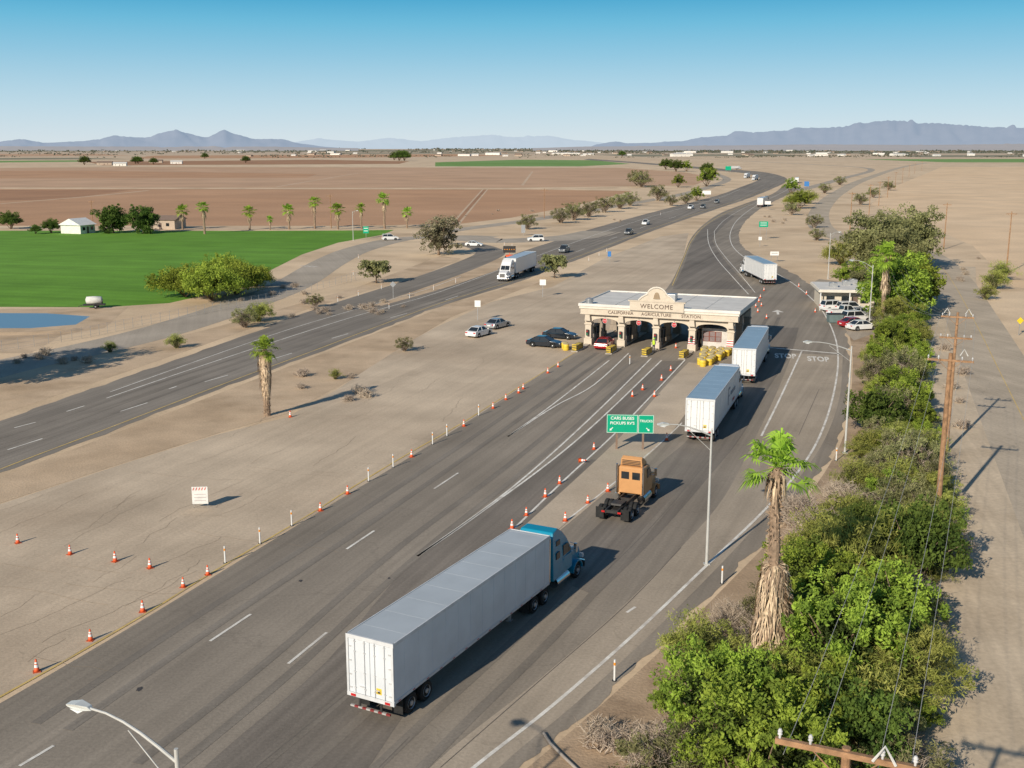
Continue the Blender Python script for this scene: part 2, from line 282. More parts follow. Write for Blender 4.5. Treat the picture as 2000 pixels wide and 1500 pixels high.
for i,p in enumerate(pts):
    d=(pts[min(i+1,len(pts)-1)]-pts[max(i-1,0)]).normalized(); a=Vector((-d.y,d.x,0))
    for k,(o,h) in enumerate([(-1.6,0),(-.5,.3),(.5,.35),(1.6,0)]): bank.v.append(tuple(p+a*o+Vector((0,0,h*(.7+.9*noise.noise(p*.2)))))) 
for i in range(len(pts)-1):
    for k in range(3): bank.f.append((i*4+k,i*4+k+1,(i+1)*4+k+1,(i+1)*4+k)); bank.m.append(0)
structure('pond_bank',bank.mesh('pond_bank',dirt,smooth=True))
# ---- markings -----------------------------------------------------------------------------------
wp=surf('white_road_paint',[(.70,.66,.59),(.82,.79,.72),(.54,.49,.43)],big=.5,mid=1.5,fine=8,bump=0); yp=surf('yellow_road_paint',[(.62,.43,.14),(.68,.50,.2),(.50,.38,.21)],big=.5,mid=1.2,fine=8,bump=0)
mw=MB(); my=MB(); Z=.028
stripe(my,spl(YL,5),.15,Z)
stripe(my,spl([(1313,558),(1335,505),(1352,468),(1378,440),(1418,416),(1465,397)],5),.16,Z)
stripe(my,spl([(-400,1078),(0,917),(200,841),(450,745),(600,690),(750,633),(870,589),(1000,549),(1100,512),(1200,474),(1300,437),(1400,404),(1450,388),(1500,368)],5),.16,Z)
stripe(my,spl([(1812,495),(1852,538),(1902,625),(1957,735),(2020,860),(2120,1050)],6),.09,Z)
stripe(mw,spl(RW,5),.2,Z)
for a,b in [((-60,1555),(-20,1530)),((38,1497),(105,1457)),((410,1253),(490,1200)),((677,1073),(731,1037)),((848,955),(895,924)),((563,1297),(638,1236)),((1224,1197),(1241,1186)),((28,836),(70,825)),((15,879),(83,857)),((130,804),(165,793)),((235,804),(288,787)),((400,746),(445,733)),((525,704),(570,690)),((648,661),(680,652)),((762,621),(795,612)),((870,586),(895,578)),((-190,950),(-120,925)),((1055,516),(1075,510)),((1125,492),(1142,486)),((1190,468),(1205,463)),((1250,446),(1264,441)),((1307,427),(1320,423)),((1358,409),(1370,405)),((330,760),(345,755))]:
    stripe(mw,[G(*a),G(*b)],.17,Z)
for l,wd in [([(992,853),(1080,790),(1190,704)],.17),([(992,853),(1085,793),(1160,752),(1228,690)],.17),
  ([(815,1087),(1000,953),(1150,820),(1272,700)],.18),([(815,1087),(930,1008),(1080,898),(1180,812),(1292,704)],.18),([(1000,1037),(1100,940),(1200,848),(1280,765),(1338,703)],.17),
  ([(1100,1022),(1195,947),(1290,866),(1332,826)],.13),([(1487,852),(1525,775),(1566,686)],.2),([(1500,679),(1640,691)],.5),
  ([(208,778),(390,716),(560,660),(700,616),(850,573),(1000,518),(1120,474),(1200,446),(1300,415),(1400,388),(1445,370)],.17),
  ([(1382,448),(1384,475),(1400,505),(1430,540),(1462,575)],.17),([(1395,452),(1398,475),(1415,500),(1445,535),(1475,572)],.14),([(1395,452),(1415,430),(1450,408),(1490,390)],.14),
  ([(215,766),(400,700),(560,645),(700,603),(830,566),(900,540)],.15)]:
    stripe(mw,spl(l,5),wd,Z)
def ground_text(txt,c,h,size,sy):
    me=textmesh(txt,size,wp,0,bold=.04,sp_=1.08); M=T(c.x,c.y,Z+.004)@Rz(-h)@Matrix.Diagonal((1,sy,1,1))
    vs=[M@v.co for v in me.vertices]; mw.add(vs,[tuple(p.vertices) for p in me.polygons])
ground_text('STOP',G(1534,696),12,1.05,4.2); ground_text('STOP',G(1598,702),12,1.05,4.2)
ar=[(-.12,-2.2),(.12,-2.2),(.12,.2),(.6,.1),(0,2.2),(-.6,.1),(-.12,.2)]
c=G(1519,610); M=T(c.x,c.y,Z+.002)@Rz(-12); mw.add([(a*1.6,b*1.2,0) for a,b in ar],[tuple(range(7))],0,M)
c=G(605,520); M=T(c.x,c.y,Z+.002)@Rz(-30); [mw.add([(x-.4,-1,0),(x+.4,-1,0),(x,1,0)],[(0,1,2)],0,M) for x in (-2,-.8,.4,1.6)]
structure('road_marking',mw.mesh('road_marking',wp,fix=False)); structure('road_marking',my.mesh('road_marking',yp,fix=False))
ms=MB(); sk=mat('tar_seam',(.15,.13,.11),rough=.8); sk2=mat('fine_crack',(.33,.255,.18),rough=.9)
for l in [[(500,1500),(830,1230),(1010,1080)],[(860,1500),(1060,1325),(1225,1180),(1330,1070)],[(1015,1100),(1120,1010)],[(740,1500),(800,1440)],[(1180,1120),(1290,1010),(1400,880)],[(1560,850),(1600,760)]]:
    stripe(ms,spl(l,4),.045,.026)
for k in range(110):
    u=R.uniform(-100,1000); v=R.uniform(680,1300)
    if v<(983-.335*u) or v>1345-.60*u: continue
    p=G(u,v); a=rad(R.choice([19,19,19,105])+R.uniform(-8,8)); pts=[p]
    for q in range(R.randint(4,14)): p=p+Vector((math.sin(a+R.uniform(-.35,.35)),math.cos(a+R.uniform(-.35,.35)),0))*R.uniform(.4,1.2); pts.append(p)
    stripe(ms,pts,.02,.0262,1)
structure('road_marking',ms.mesh('road_marking',[sk,sk2],fix=False),label='thin dark tar seams in the pavement')
oil=MB()
for (u,v,s) in [(272,1347,.16),(587,1135,.12),(760,1130,.1)]:
    c=G(u,v); n_=14; oil.add([(c.x+math.cos(k*6.283/n_)*s*R.uniform(.6,1.2),c.y+math.sin(k*6.283/n_)*s*1.6*R.uniform(.6,1.2),.0275) for k in range(n_)],[tuple(range(n_))])
structure('road_stain',oil.mesh('road_stain',mat('oil_stain',(.07,.06,.055),rough=.6),fix=False))
# ---- mountains ----------------------------------------------------------------------------------
def mountains(prof,dist,depth,m,seed):
    us=[];u=prof[0][0]
    while u<=prof[-1][0]: us.append(u); u+=4
    mb=MB(); rows=10
    for u in us:
        for i in range(len(prof)-1):
            if prof[i][0]<=u<=prof[i+1][0]:
                t=(u-prof[i][0])/(prof[i+1][0]-prof[i][0]); t=t*t*(3-2*t)*.5+t*.5; v=prof[i][1]*(1-t)+prof[i+1][1]*t; break
        h=max(0,(289-v)/2214*dist+20)*(1+.05*noise.noise(Vector((u*.05,seed,0)))+.05*noise.noise(Vector((u*.15,seed,3))))
        for r in range(rows):
            q=r/(rows-3) if r<rows-2 else 1-.5*(r-(rows-3))
            hh=h*max(0,min(1,q))
            if 0<r<rows-3: hh*=1+.38*noise.noise(Vector((u*.045+r*.3,r*.6,seed+5)))
            x=dist*(u-1000)/2214; y=dist-depth*(1-r/(rows-3)); mb.v.append((x*y/dist,y,hh if r else -5))
    n=len(us)
    for i in range(n-1):
        for r in range(rows-1): mb.f.append((i*rows+r,(i+1)*rows+r,(i+1)*rows+r+1,i*rows+r+1)); mb.m.append(0)
    structure('mountains',mb.mesh('mountains',m,smooth=True))
def haze(name,c,em,f):  # airlight put into the rock: hazy base colour plus emission
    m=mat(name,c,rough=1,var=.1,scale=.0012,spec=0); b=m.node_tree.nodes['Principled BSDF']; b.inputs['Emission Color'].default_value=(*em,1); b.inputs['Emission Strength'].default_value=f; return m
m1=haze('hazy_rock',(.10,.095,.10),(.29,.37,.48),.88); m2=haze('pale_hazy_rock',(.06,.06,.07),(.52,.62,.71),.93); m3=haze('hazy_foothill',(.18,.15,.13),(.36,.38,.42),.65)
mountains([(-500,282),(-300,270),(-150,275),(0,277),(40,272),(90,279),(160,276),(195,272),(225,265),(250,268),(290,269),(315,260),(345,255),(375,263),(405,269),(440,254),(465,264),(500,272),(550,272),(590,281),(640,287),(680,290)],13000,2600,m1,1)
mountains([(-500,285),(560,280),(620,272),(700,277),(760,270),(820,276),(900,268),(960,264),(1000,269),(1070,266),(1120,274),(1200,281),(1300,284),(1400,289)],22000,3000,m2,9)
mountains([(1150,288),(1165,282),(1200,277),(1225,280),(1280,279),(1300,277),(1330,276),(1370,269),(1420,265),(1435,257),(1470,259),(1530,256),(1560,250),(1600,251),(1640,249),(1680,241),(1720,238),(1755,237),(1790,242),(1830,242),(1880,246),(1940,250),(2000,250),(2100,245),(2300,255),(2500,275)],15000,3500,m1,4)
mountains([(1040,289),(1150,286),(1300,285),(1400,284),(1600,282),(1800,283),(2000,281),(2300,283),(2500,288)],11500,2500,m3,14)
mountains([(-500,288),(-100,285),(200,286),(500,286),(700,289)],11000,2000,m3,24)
# ---- foliage ------------------------------------------------------------------------------------
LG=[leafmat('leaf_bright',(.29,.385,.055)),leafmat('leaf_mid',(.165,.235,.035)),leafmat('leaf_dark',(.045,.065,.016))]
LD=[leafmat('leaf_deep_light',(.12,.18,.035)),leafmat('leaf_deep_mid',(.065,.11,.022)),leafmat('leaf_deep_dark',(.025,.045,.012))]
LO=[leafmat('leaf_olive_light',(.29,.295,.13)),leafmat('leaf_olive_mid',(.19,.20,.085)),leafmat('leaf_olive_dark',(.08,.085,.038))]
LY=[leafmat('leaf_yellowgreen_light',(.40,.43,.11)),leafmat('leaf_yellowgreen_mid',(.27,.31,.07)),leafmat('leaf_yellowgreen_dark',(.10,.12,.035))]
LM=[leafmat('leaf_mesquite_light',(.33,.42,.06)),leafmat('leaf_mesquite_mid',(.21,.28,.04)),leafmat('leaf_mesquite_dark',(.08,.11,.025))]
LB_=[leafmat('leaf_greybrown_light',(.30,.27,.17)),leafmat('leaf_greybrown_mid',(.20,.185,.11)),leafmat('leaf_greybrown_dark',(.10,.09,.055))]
TW=[mat('dry_twig_pale',(.50,.42,.33),var=.15,rnd=.1),mat('dry_twig',(.36,.29,.225),var=.15,rnd=.1),mat('dry_twig_dark',(.20,.155,.115),var=.15)]
bark=mat('bark',(.22,.155,.105),var=.3,scale=6,bump=.5)
def leaves(name,seed,rx,rz,zc,ncl,nl,ls,mats,rc=.24,asp=.55,shape=1.,droop=0.,gap=.12):
    rg=np.random.default_rng(seed); cs=[];ms=[];rs=[]
    while len(cs)<ncl:
        d=rg.normal(size=3); d/=np.linalg.norm(d); r=rg.random()**.38
        if shape==2 and d[2]<-.25: continue
        lump=1+.55*noise.noise(Vector(d*1.8)+Vector((seed,0,0)))+.34*noise.noise(Vector(d*4.2)+Vector((0,seed,0)))
        if noise.noise(Vector(d*2.6)+Vector((0,0,seed*3.1)))<-.42+gap and r>.5: continue
        p=d*r*lump*np.array([rx,rx,rz]); p[2]+=zc
        if p[2]<.05: p[2]=abs(p[2])*.3+.05
        cs.append(p); ms.append(2 if r<.66 else (0 if rg.random()<.36+.3*d[2] else 1)); rs.append(rx*rc*(.45+1.*rg.random()))  # crown shade put into leaf colour: dark core clumps, lighter tops
    cs=np.array(cs); K=ncl*nl
    off=rg.normal(size=(K,3)); off/=np.linalg.norm(off,axis=1)[:,None]; off*=(rg.random((K,1))**.4)*1.1
    P=np.repeat(cs,nl,0)+off*np.repeat(rs,nl)[:,None]*np.array([1,1,.8]); P[:,2]=np.maximum(P[:,2],.03)
    a=rg.normal(size=(K,3)); a[:,2]-=droop; a+=off*.6; a/=np.linalg.norm(a,axis=1)[:,None]
    b=np.cross(a,rg.normal(size=(K,3))); b/=np.linalg.norm(b,axis=1)[:,None]
    l=ls*(.5+1.*rg.random((K,1))); A=a*l; B=b*l*asp
    V=np.stack([P-A,P+B*.9-A*.1,P+A,P-B*.9-A*.1],1).reshape(-1,3)
    me=bpy.data.meshes.new(name); me.vertices.add(4*K); me.vertices.foreach_set('co',V.ravel()); me.loops.add(4*K); me.loops.foreach_set('vertex_index',np.arange(4*K))
    me.polygons.add(K); me.polygons.foreach_set('loop_start',np.arange(K)*4); me.polygons.foreach_set('material_index',np.repeat(ms,nl))
    for m in mats: me.materials.append(m)
    me.update(); me.validate(); return me,cs
def trunkmesh(cs,h0,r0,seed,nb=12,multi=False):
    rg=random.Random(seed); mb=MB(); fork=Vector((rg.uniform(-.2,.2),rg.uniform(-.2,.2),h0))
    if not multi: mb.tube([(0,0,-.1),(0,0,h0*.5),fork],[r0*1.3,r0,r0*.8],8)
    for i in range(nb):
        e=Vector(cs[rg.randrange(len(cs))]); s=fork if not multi else Vector((rg.uniform(-.15,.15),rg.uniform(-.15,.15),-.05))
        m=(s+e)*.5+Vector((rg.uniform(-.3,.3),rg.uniform(-.3,.3),.15*e.z)); mb.tube([s,m,e],[r0*.55,r0*.33,r0*.08],6)
    return mb.mesh('trunk',bark,smooth=True)
def drybush(seed,r,h,n,mats=TW,th=.018,up=.15,sub=7):
    rg=random.Random(seed); mb=MB()
    for i in range(n):
        az=rg.uniform(0,6.28); el=rg.uniform(up,1.4); d=Vector((math.cos(az)*math.cos(el),math.sin(az)*math.cos(el),math.sin(el)*h/r)); p=Vector((rg.uniform(-.3,.3),rg.uniform(-.3,.3),0)); ln=r*rg.uniform(.6,1.)
        q=p+d*ln*.5+Vector((rg.uniform(-.2,.2),rg.uniform(-.2,.2),rg.uniform(0,.2))); e=p+d*ln; mb.tube([p,q,e],[th*1.6,th,th*.4],3,m=rg.choice([0,0,1,2]),cap=False)
        for k in range(sub):
            s=q.lerp(e,rg.random()); e2=s+Vector((rg.uniform(-1,1),rg.uniform(-1,1),rg.uniform(-.2,1)))*r*.28; mb.tube([s,e2],[th*.8,th*.3],3,m=rg.choice([0,1,1]),cap=False)
    return mb.mesh('branches',mats,fix=False)
def plant(seed,rx,rz,zc,ncl,nl,ls,mats,h0=.3,r0=.12,multi=True,nb=10,twig=None,**k):
    c,cs=leaves('crown',seed,rx,rz,zc,ncl,nl,ls,mats,**k); P=[('crown',c),('trunk',trunkmesh(cs,h0,r0,seed,nb,multi))]
    if twig: P.append(('branches',drybush(seed,rx*1.05,zc+rz*.9,twig[0],twig[1],.014,.5,6)))
    return P
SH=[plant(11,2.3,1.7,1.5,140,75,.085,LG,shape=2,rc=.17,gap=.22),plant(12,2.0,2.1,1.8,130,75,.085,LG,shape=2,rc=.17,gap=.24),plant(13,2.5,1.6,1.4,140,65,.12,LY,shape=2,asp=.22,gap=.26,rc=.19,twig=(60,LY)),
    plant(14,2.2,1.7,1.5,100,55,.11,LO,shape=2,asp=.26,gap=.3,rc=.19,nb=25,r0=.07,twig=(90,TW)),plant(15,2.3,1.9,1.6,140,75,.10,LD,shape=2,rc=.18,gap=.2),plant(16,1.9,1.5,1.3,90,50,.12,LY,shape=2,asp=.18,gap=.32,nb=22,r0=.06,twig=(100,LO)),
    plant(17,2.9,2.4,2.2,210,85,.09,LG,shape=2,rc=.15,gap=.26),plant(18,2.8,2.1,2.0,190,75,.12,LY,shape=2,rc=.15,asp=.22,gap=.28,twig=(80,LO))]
DRY=[drybush(1,2.3,2.2,200),drybush(2,1.8,1.7,170)]
DRYS=drybush(3,.7,.6,50,th=.012)
pal=[leafmat('palm_frond',(.32,.50,.06),tr=.35),leafmat('palm_frond_dark',(.15,.26,.035)),mat('palm_thatch',(.60,.46,.31),var=.35,scale=5),mat('palm_thatch_dark',(.34,.24,.16),var=.3,scale=5),mat('palm_bark',(.27,.19,.13),var=.3,scale=6,bump=.5)]
def palm(seed,h,sk0,sk1,skr,cr,nf=34,nth=500,near=True,taper=-.45,tr0=.32,stub=.09):
    """fan palm: trunk, skirt of dead fronds, crown of fan leaves"""
    rg=random.Random(seed); tr=MB(); n=14
    lean=rg.uniform(-.02,.02)*h
    tr.tube([(lean*(i/n)**2,.05*math.sin(i*1.3),h*i/n-.05*(i==0)) for i in range(n+1)],[tr0-.42*tr0*i/n+.045*rg.random() for i in range(n+1)],10)
    for i in range(int(60*h) if near else 60):
        z=rg.uniform(.2,h); a=rg.uniform(0,6.28); r=tr0-.42*tr0*z/h-.02; p=Vector((lean*(z/h)**2+math.cos(a)*r,math.sin(a)*r,z)); l=stub*rg.uniform(.5,2.2); tr.tube([p,p+Vector((math.cos(a)*l,math.sin(a)*l,rg.uniform(-.2,.2)))],[.045,.015],3,m=rg.choice([0,1,1]),cap=False)
    parts=[('trunk',tr.mesh('trunk',[pal[4],pal[3]],fix=False))]
    th=MB()
    for i in range(nth):
        t=rg.random(); z=sk0+(sk1-sk0)*t; a=rg.uniform(0,6.28); rr=skr*((1+taper*t) if taper<0 else (1-taper*(1-t)))*rg.uniform(.6,1.0)*(1+.2*math.sin(a*3+seed)); l=rg.uniform(.7,1.5)*(1 if near else 1.2)
        p=Vector((math.cos(a)*.22,math.sin(a)*.22,min(sk1,z+l*.6))); q=Vector((math.cos(a)*rr,math.sin(a)*rr,z)); e=q+Vector((rg.uniform(-.15,.15),rg.uniform(-.15,.15),-l*.7)); e.z=max(e.z,.05)
        s=Vector((-math.sin(a),math.cos(a),rg.uniform(-.3,.3)))*rg.uniform(.02,.07)
        th.add([p-s*.5,p+s*.5,q+s,q-s,e],[(0,1,2,3),(3,2,4)],rg.choice([0,0,1]))
    if near:   # a few dead fronds hanging just under the crown
        for i in range(46):
            a=rg.uniform(0,6.28); z=h-rg.uniform(.2,.9); l=rg.uniform(.6,1.3); p=Vector((lean,0,z)); q=p+Vector((math.cos(a)*.45,math.sin(a)*.45,-.15)); e=q+Vector((math.cos(a)*.15,math.sin(a)*.15,-l)); s=Vector((-math.sin(a),math.cos(a),0))*rg.uniform(.03,.08)
            th.add([p-s*.4,p+s*.4,q+s,q-s,e],[(0,1,2,3),(3,2,4)],rg.choice([0,1]))
    parts.append(('skirt',th.mesh('skirt',[pal[2],pal[3]],fix=False)))
    cr_=MB(); c0=Vector((lean,0,h))
    for i in range(nf):
        az=i*2.4+rg.uniform(-.6,.6); el=rad(80-122*(i/nf)+rg.uniform(-18,18)); d=Vector((math.cos(az)*math.cos(el),math.sin(az)*math.cos(el),math.sin(el)))
        pl=cr*rg.uniform(.28,.72); s=c0+d*.1; hb=s+d*pl+Vector((0,0,-.08*pl)); cr_.tube([s,hb],[.03,.02],3,m=0,cap=False)
        side=d.cross(Vector((0,0,1))).normalized(); up=side.cross(d)
        nb=15
        for k in range(nb):
            t=(k/(nb-1)-.5)*rad(190); dd=(d*math.cos(t)+side*math.sin(t)+up*.25*abs(math.sin(t))).normalized(); l=cr*rg.uniform(.35,.62)*(1-.25*abs(math.sin(t*.5)))
            mid=hb+dd*l*.6; tip=hb+dd*l+Vector((0,0,-l*.4)); wv=(dd.cross(up)).normalized()*.05*cr/1.6
            cr_.add([hb,mid+wv,tip,mid-wv],[(0,1,2,3)],0 if rg.random()<.75 else 1)
    parts.append(('crown',cr_.mesh('crown',[pal[0],pal[1]],fix=False)))
    return parts
place('palm_tree',palm(3,11.0,.5,6.1,1.35,1.85,28,1700,taper=-.5,tr0=.33,stub=.13),G(1500,1325),20,1,'tall fan palm with a shaggy skirt of dead fronds','palm tree')
place('palm_tree',palm(5,6.7,2.2,6.5,.72,1.45,34,700,taper=.35,tr0=.30),G(522,812),0,1,'fan palm with dead frond skirt on bare apron','palm tree')
place('palm_tree',palm(8,10.5,5.5,10,.8,2.6,34,300),G(1722,640),0,1,'fan palm among trees beside the small office','palm tree')
PT1=palm(21,8,5,7.6,.8,2.3,30,150,False); PT2=palm(22,6,3,5.6,.9,2.6,30,150,False)
for i,(u,v,hh) in enumerate([(357,449,6.5),(400,457,8.5),(488,449,6.2),(528,449,3.6),(565,448,6.5),(615,447,9),(660,448,6.8),(706,448,7.2),(751,447,10),(795,446,5.6)]):
    t=PT1 if hh>7 else PT2; place('palm_tree',t,G(u,v),i*40,hh/(8 if t is PT1 else 6)*.95,'fan palm in a row along the green field','palm tree','palms lining the field edge')
LB=[G(*q) for q in [(1060,1650),(1205,1475),(1285,1385),(1370,1300),(1455,1215),(1540,1115),(1625,1000),(1665,900),(1683,800),(1692,700),(1708,630)]]
RB=[G(*q) for q in [(1840,1750),(1830,1450),(1815,1300),(1825,1190),(1855,1100),(1845,1000),(1830,900),(1812,800),(1800,700),(1795,630)]]
def xat(B,y):
    for a,b in zip(B,B[1:]):
        if a.y<=y<=b.y: return a.x+(b.x-a.x)*(y-a.y)/(b.y-a.y)
    return B[0].x if y<B[0].y else B[-1].x
done=[];cnt=0
PALM=G(1500,1325)
SL=['rounded bright green bush beside the road','tall bright green bush beside the road','feathery yellow-green bush beside the road','sparse olive desert bush beside the road','dense dark green bush beside the road','thin yellow-green bush beside the road','large spreading bright green bush beside the road','large feathery yellow-green bush beside the road']
for (u,v,s) in [(1598,1070,1.25),(1560,1020,1.0),(1770,1200,1.3),(1750,1170,1.0),(1300,1470,.9),(1640,985,1.1),(1740,800,1.),(1430,1230,.8),(1470,1440,.9),(1700,1000,.9)]:
    p=G(u,v); place('dry_shrub',[('branches',DRY[int(s*10)%2])],p,R.uniform(0,360),s,'large leafless grey-brown shrub among roadside bushes','shrub','leafless shrubs in the roadside strip'); done.append((p.x,p.y,1.6))
for (u,v,s,t) in [(1400,1450,.9,6),(1575,1200,.95,6),(1640,1340,1.05,6),(1700,1300,.8,4),(1470,1590,1.0,6),(1290,1560,.9,3),(1370,1310,.8,2),(1760,1370,.9,7),(1650,1520,.95,4),(1560,1480,.95,6),(1760,1560,.9,3),(1650,1090,.9,4),(1700,1130,.85,1),(1780,1080,.85,7)]:
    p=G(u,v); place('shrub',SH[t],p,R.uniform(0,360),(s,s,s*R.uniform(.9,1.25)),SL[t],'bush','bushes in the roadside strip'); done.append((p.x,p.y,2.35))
for k in range(12000):
    y=42+R.random()**1.1*125; xl,xr=xat(LB,y),xat(RB,y)
    if xr-xl<1: continue
    x=R.uniform(xl+.9,xr-.7)
    if (Vector((x,y,0))-PALM).length<2.6 and y<PALM.y: continue
    if noise.noise(Vector((x*.22,y*.16,7.7)))<-.26: continue
    if any((x-a)**2+(y-b)**2<c*c for a,b,c in done): continue
    edge=min(x-xl,xr-x); t=noise.noise(Vector((x*.13,y*.13,2.2)))
    s=R.uniform(.4,1.15)*(.75 if edge<1.8 else 1)*(1 if y<110 else 1.05)
    if R.random()<.2:
        place('dry_shrub',[('branches',R.choice(DRY))],(x,y,0),R.uniform(0,360),max(.45,s*.85),'leafless grey-brown shrub among roadside bushes','shrub','leafless shrubs in the roadside strip')
    else:
        ti=(R.choice([0,1,2,5,4,6,3]) if t>-.05 else R.choice([2,3,5,3,4,7])) if y<75 else R.choice([0,2,3,3,5,7,1,3,4,5])
        place('shrub',SH[ti],(x,y,0),R.uniform(0,360),(s,s,s*R.uniform(.65,1.4)),SL[ti],'bush','bushes in the roadside strip')
    done.append((x,y,(2.0 if y<80 else 1.95)*max(.65,s))); cnt+=1
    if cnt>190: break
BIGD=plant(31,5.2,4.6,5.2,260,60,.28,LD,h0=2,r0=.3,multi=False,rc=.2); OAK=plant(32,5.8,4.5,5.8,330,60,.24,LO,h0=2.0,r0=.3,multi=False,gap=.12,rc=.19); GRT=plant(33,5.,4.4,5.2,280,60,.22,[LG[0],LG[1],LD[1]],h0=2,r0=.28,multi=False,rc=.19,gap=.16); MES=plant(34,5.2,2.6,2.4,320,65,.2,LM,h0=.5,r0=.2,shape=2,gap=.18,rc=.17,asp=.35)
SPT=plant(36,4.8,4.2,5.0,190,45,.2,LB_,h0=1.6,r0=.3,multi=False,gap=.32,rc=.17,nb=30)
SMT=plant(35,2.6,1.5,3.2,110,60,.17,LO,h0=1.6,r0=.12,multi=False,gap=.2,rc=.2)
def tr_(t,u,v,s,lab,rz=0,nm='tree',cat='tree',grp=None):
    place(nm,t,u if isinstance(u,Vector) else G(u,v),rz,s,lab,cat,grp)
tr_(BIGD,222,455,(.85,.85,.82),'dense round dark green tree beside a white house'); tr_(BIGD,280,456,(.82,.82,.82),'dense round dark green tree beside a white house',90)
tr_(SPT,857,498,(1.05,1.05,1.05),'sparse grey-green tree beside the ramp'); tr_(SMT,1083,543,1.0,'small olive tree with thin trunk on the apron')
for u,v,s,z in ((362,580,1.0,1.0),(415,587,1.0,1.15),(462,575,.95,1.05),(500,560,.6,.75),(440,560,.9,1.1)): tr_(MES,u,v,(s,s,z),'broad feathery green mesquite at the field corner',u,grp='mesquites at the field corner')
tr_(OAK,1715,535,(1.2,1.2,1.15),'large olive-green tree behind the office lot',30); tr_(OAK,1768,528,(1.1,1.1,1.2),'large olive-green tree behind the office lot',200); tr_(OAK,1742,545,(.9,.9,.9),'large olive-green tree behind the office lot',120)
tr_(GRT,1745,628,(1.0,1.0,1.0),'bright green tree beside the small office',10); tr_(GRT,1785,606,(.8,.8,.85),'bright green tree beside the track',100); tr_(BIGD,1770,590,(.7,.7,.8),'dark green tree behind the office',100)
tr_(OAK,1690,590,(.55,.55,.5),'olive tree behind the small office',77)
tr_(SMT,735,553,(1.1,1.1,.95),'rounded green shrub in the ramp gore')
tr_(OAK,Vector((-67,117,0)),0,(1.1,1.1,1.35),'tall olive tree beside the highway shoulder',20); tr_(OAK,Vector((-78,106,0)),0,(1.1,1.1,1.3),'tall olive tree beside the highway shoulder',200)
for u,v,t,s in [(478,640,3,1.2),(505,628,2,1.1),(790,686,3,.75),(345,680,5,.8),(655,741,5,.5),(615,600,3,.9),(215,688,5,.6),(1645,518,2,2.2),(1660,560,0,1.6),(1548,402,2,2.2),(1562,408,1,2.4),(1575,398,2,2.4),(1545,420,3,2.),(1590,445,3,1.8),(1380,364,1,3.6),(1390,352,1,3.),(1320,335,4,4.),(1300,331,4,4.),(1340,335,1,3.5),(1380,340,4,3.5),(1246,364,3,4.5),(1252,366,3,4.2),(1325,366,1,2.5),(1285,392,3,3.2),(1230,402,3,2.6),(1210,408,3,2.6),(1180,415,3,2.6),(1150,424,3,2.4),(1120,430,3,2.6),(1095,436,3,2.2),(1030,448,3,2.),(1680,400,3,2.2),(1705,386,3,2.2),(1735,372,3,2.4),(1940,565,5,1.5),(1955,548,5,1.6),(1925,585,5,1.1),(22,447,4,1.8),(100,455,4,1.4),(70,457,4,.9),(1340,398,3,2.),(1360,392,1,2.),(1310,402,3,2.),(1545,378,1,2.6),(1595,470,3,1.4),(1610,378,3,2.4),(1640,362,3,2.6)]:
    place('shrub',SH[t],G(u,v),R.uniform(0,360),s*(.85 if t!=3 else .75),['rounded green bush on the verge','tall green bush on the verge','feathery yellow-green bush on the verge','sparse olive desert bush on the verge','dark green bush near farmhouses','thin low desert bush on dirt'][t],'bush','desert bushes along the roads')
for k in range(80):
    u,v=R.choice([(R.uniform(0,260),R.uniform(690,720)),(R.uniform(560,800),R.uniform(590,620)),(R.uniform(1870,2000),R.uniform(500,560)),(R.uniform(560,720),R.uniform(730,790)),(R.uniform(1470,1580),R.uniform(420,440)),(R.uniform(1080,1400),R.uniform(1420,1500)),(R.uniform(900,1250),R.uniform(410,435)),(R.uniform(460,760),R.uniform(560,600)),(R.uniform(1840,1880),R.uniform(640,1300))])
    if 1080<u<1400 and v>1400: u=1100+(u-1080)*.5+(1500-v)
    place('dry_shrub',[('branches',DRYS)],G(u,v),R.uniform(0,360),R.uniform(.7,1.8),'low dry brush on bare dirt','shrub','low dry brush')
# far tree belt and town trees
mb=MB(); rg=R
for k in range(8000):
    v=291.3+17*rg.random()**1.7; u=rg.uniform(-500,2500) if k%3 else rg.uniform(1100,2000)
    if noise.noise(Vector((u*.006,v*.25,0)))<(-.2 if v<299 else .10): continue
    p=G(u,v); s=min(19,p.y/2214*rg.uniform(.8,2.6))
    for q in range(4):
        c=p+Vector((rg.gauss(0,s*1.3),rg.gauss(0,s*.5),abs(rg.gauss(s*.4,s*.25))))
        n_=5; r_=s*rg.uniform(.35,.7); ring=[(c.x+math.cos(a*1.2566)*r_*rg.uniform(.7,1.3),c.y,max(0,c.z+math.sin(a*1.2566)*r_*rg.uniform(.6,.9))) for a in range(n_)]; top=(c.x,c.y-r_*.6,c.z+r_*.3)
        mb.add(ring+[top],[(a,(a+1)%n_,n_) for a in range(n_)],rg.choice([0,0,1]))
structure('distant_trees',mb.mesh('distant_trees',[mat('far_foliage',(.075,.09,.065),rough=1,var=.2,scale=.01),mat('far_foliage_brown',(.16,.135,.10),rough=1,var=.2,scale=.01)],fix=False),'stuff','far belt of trees around the town')
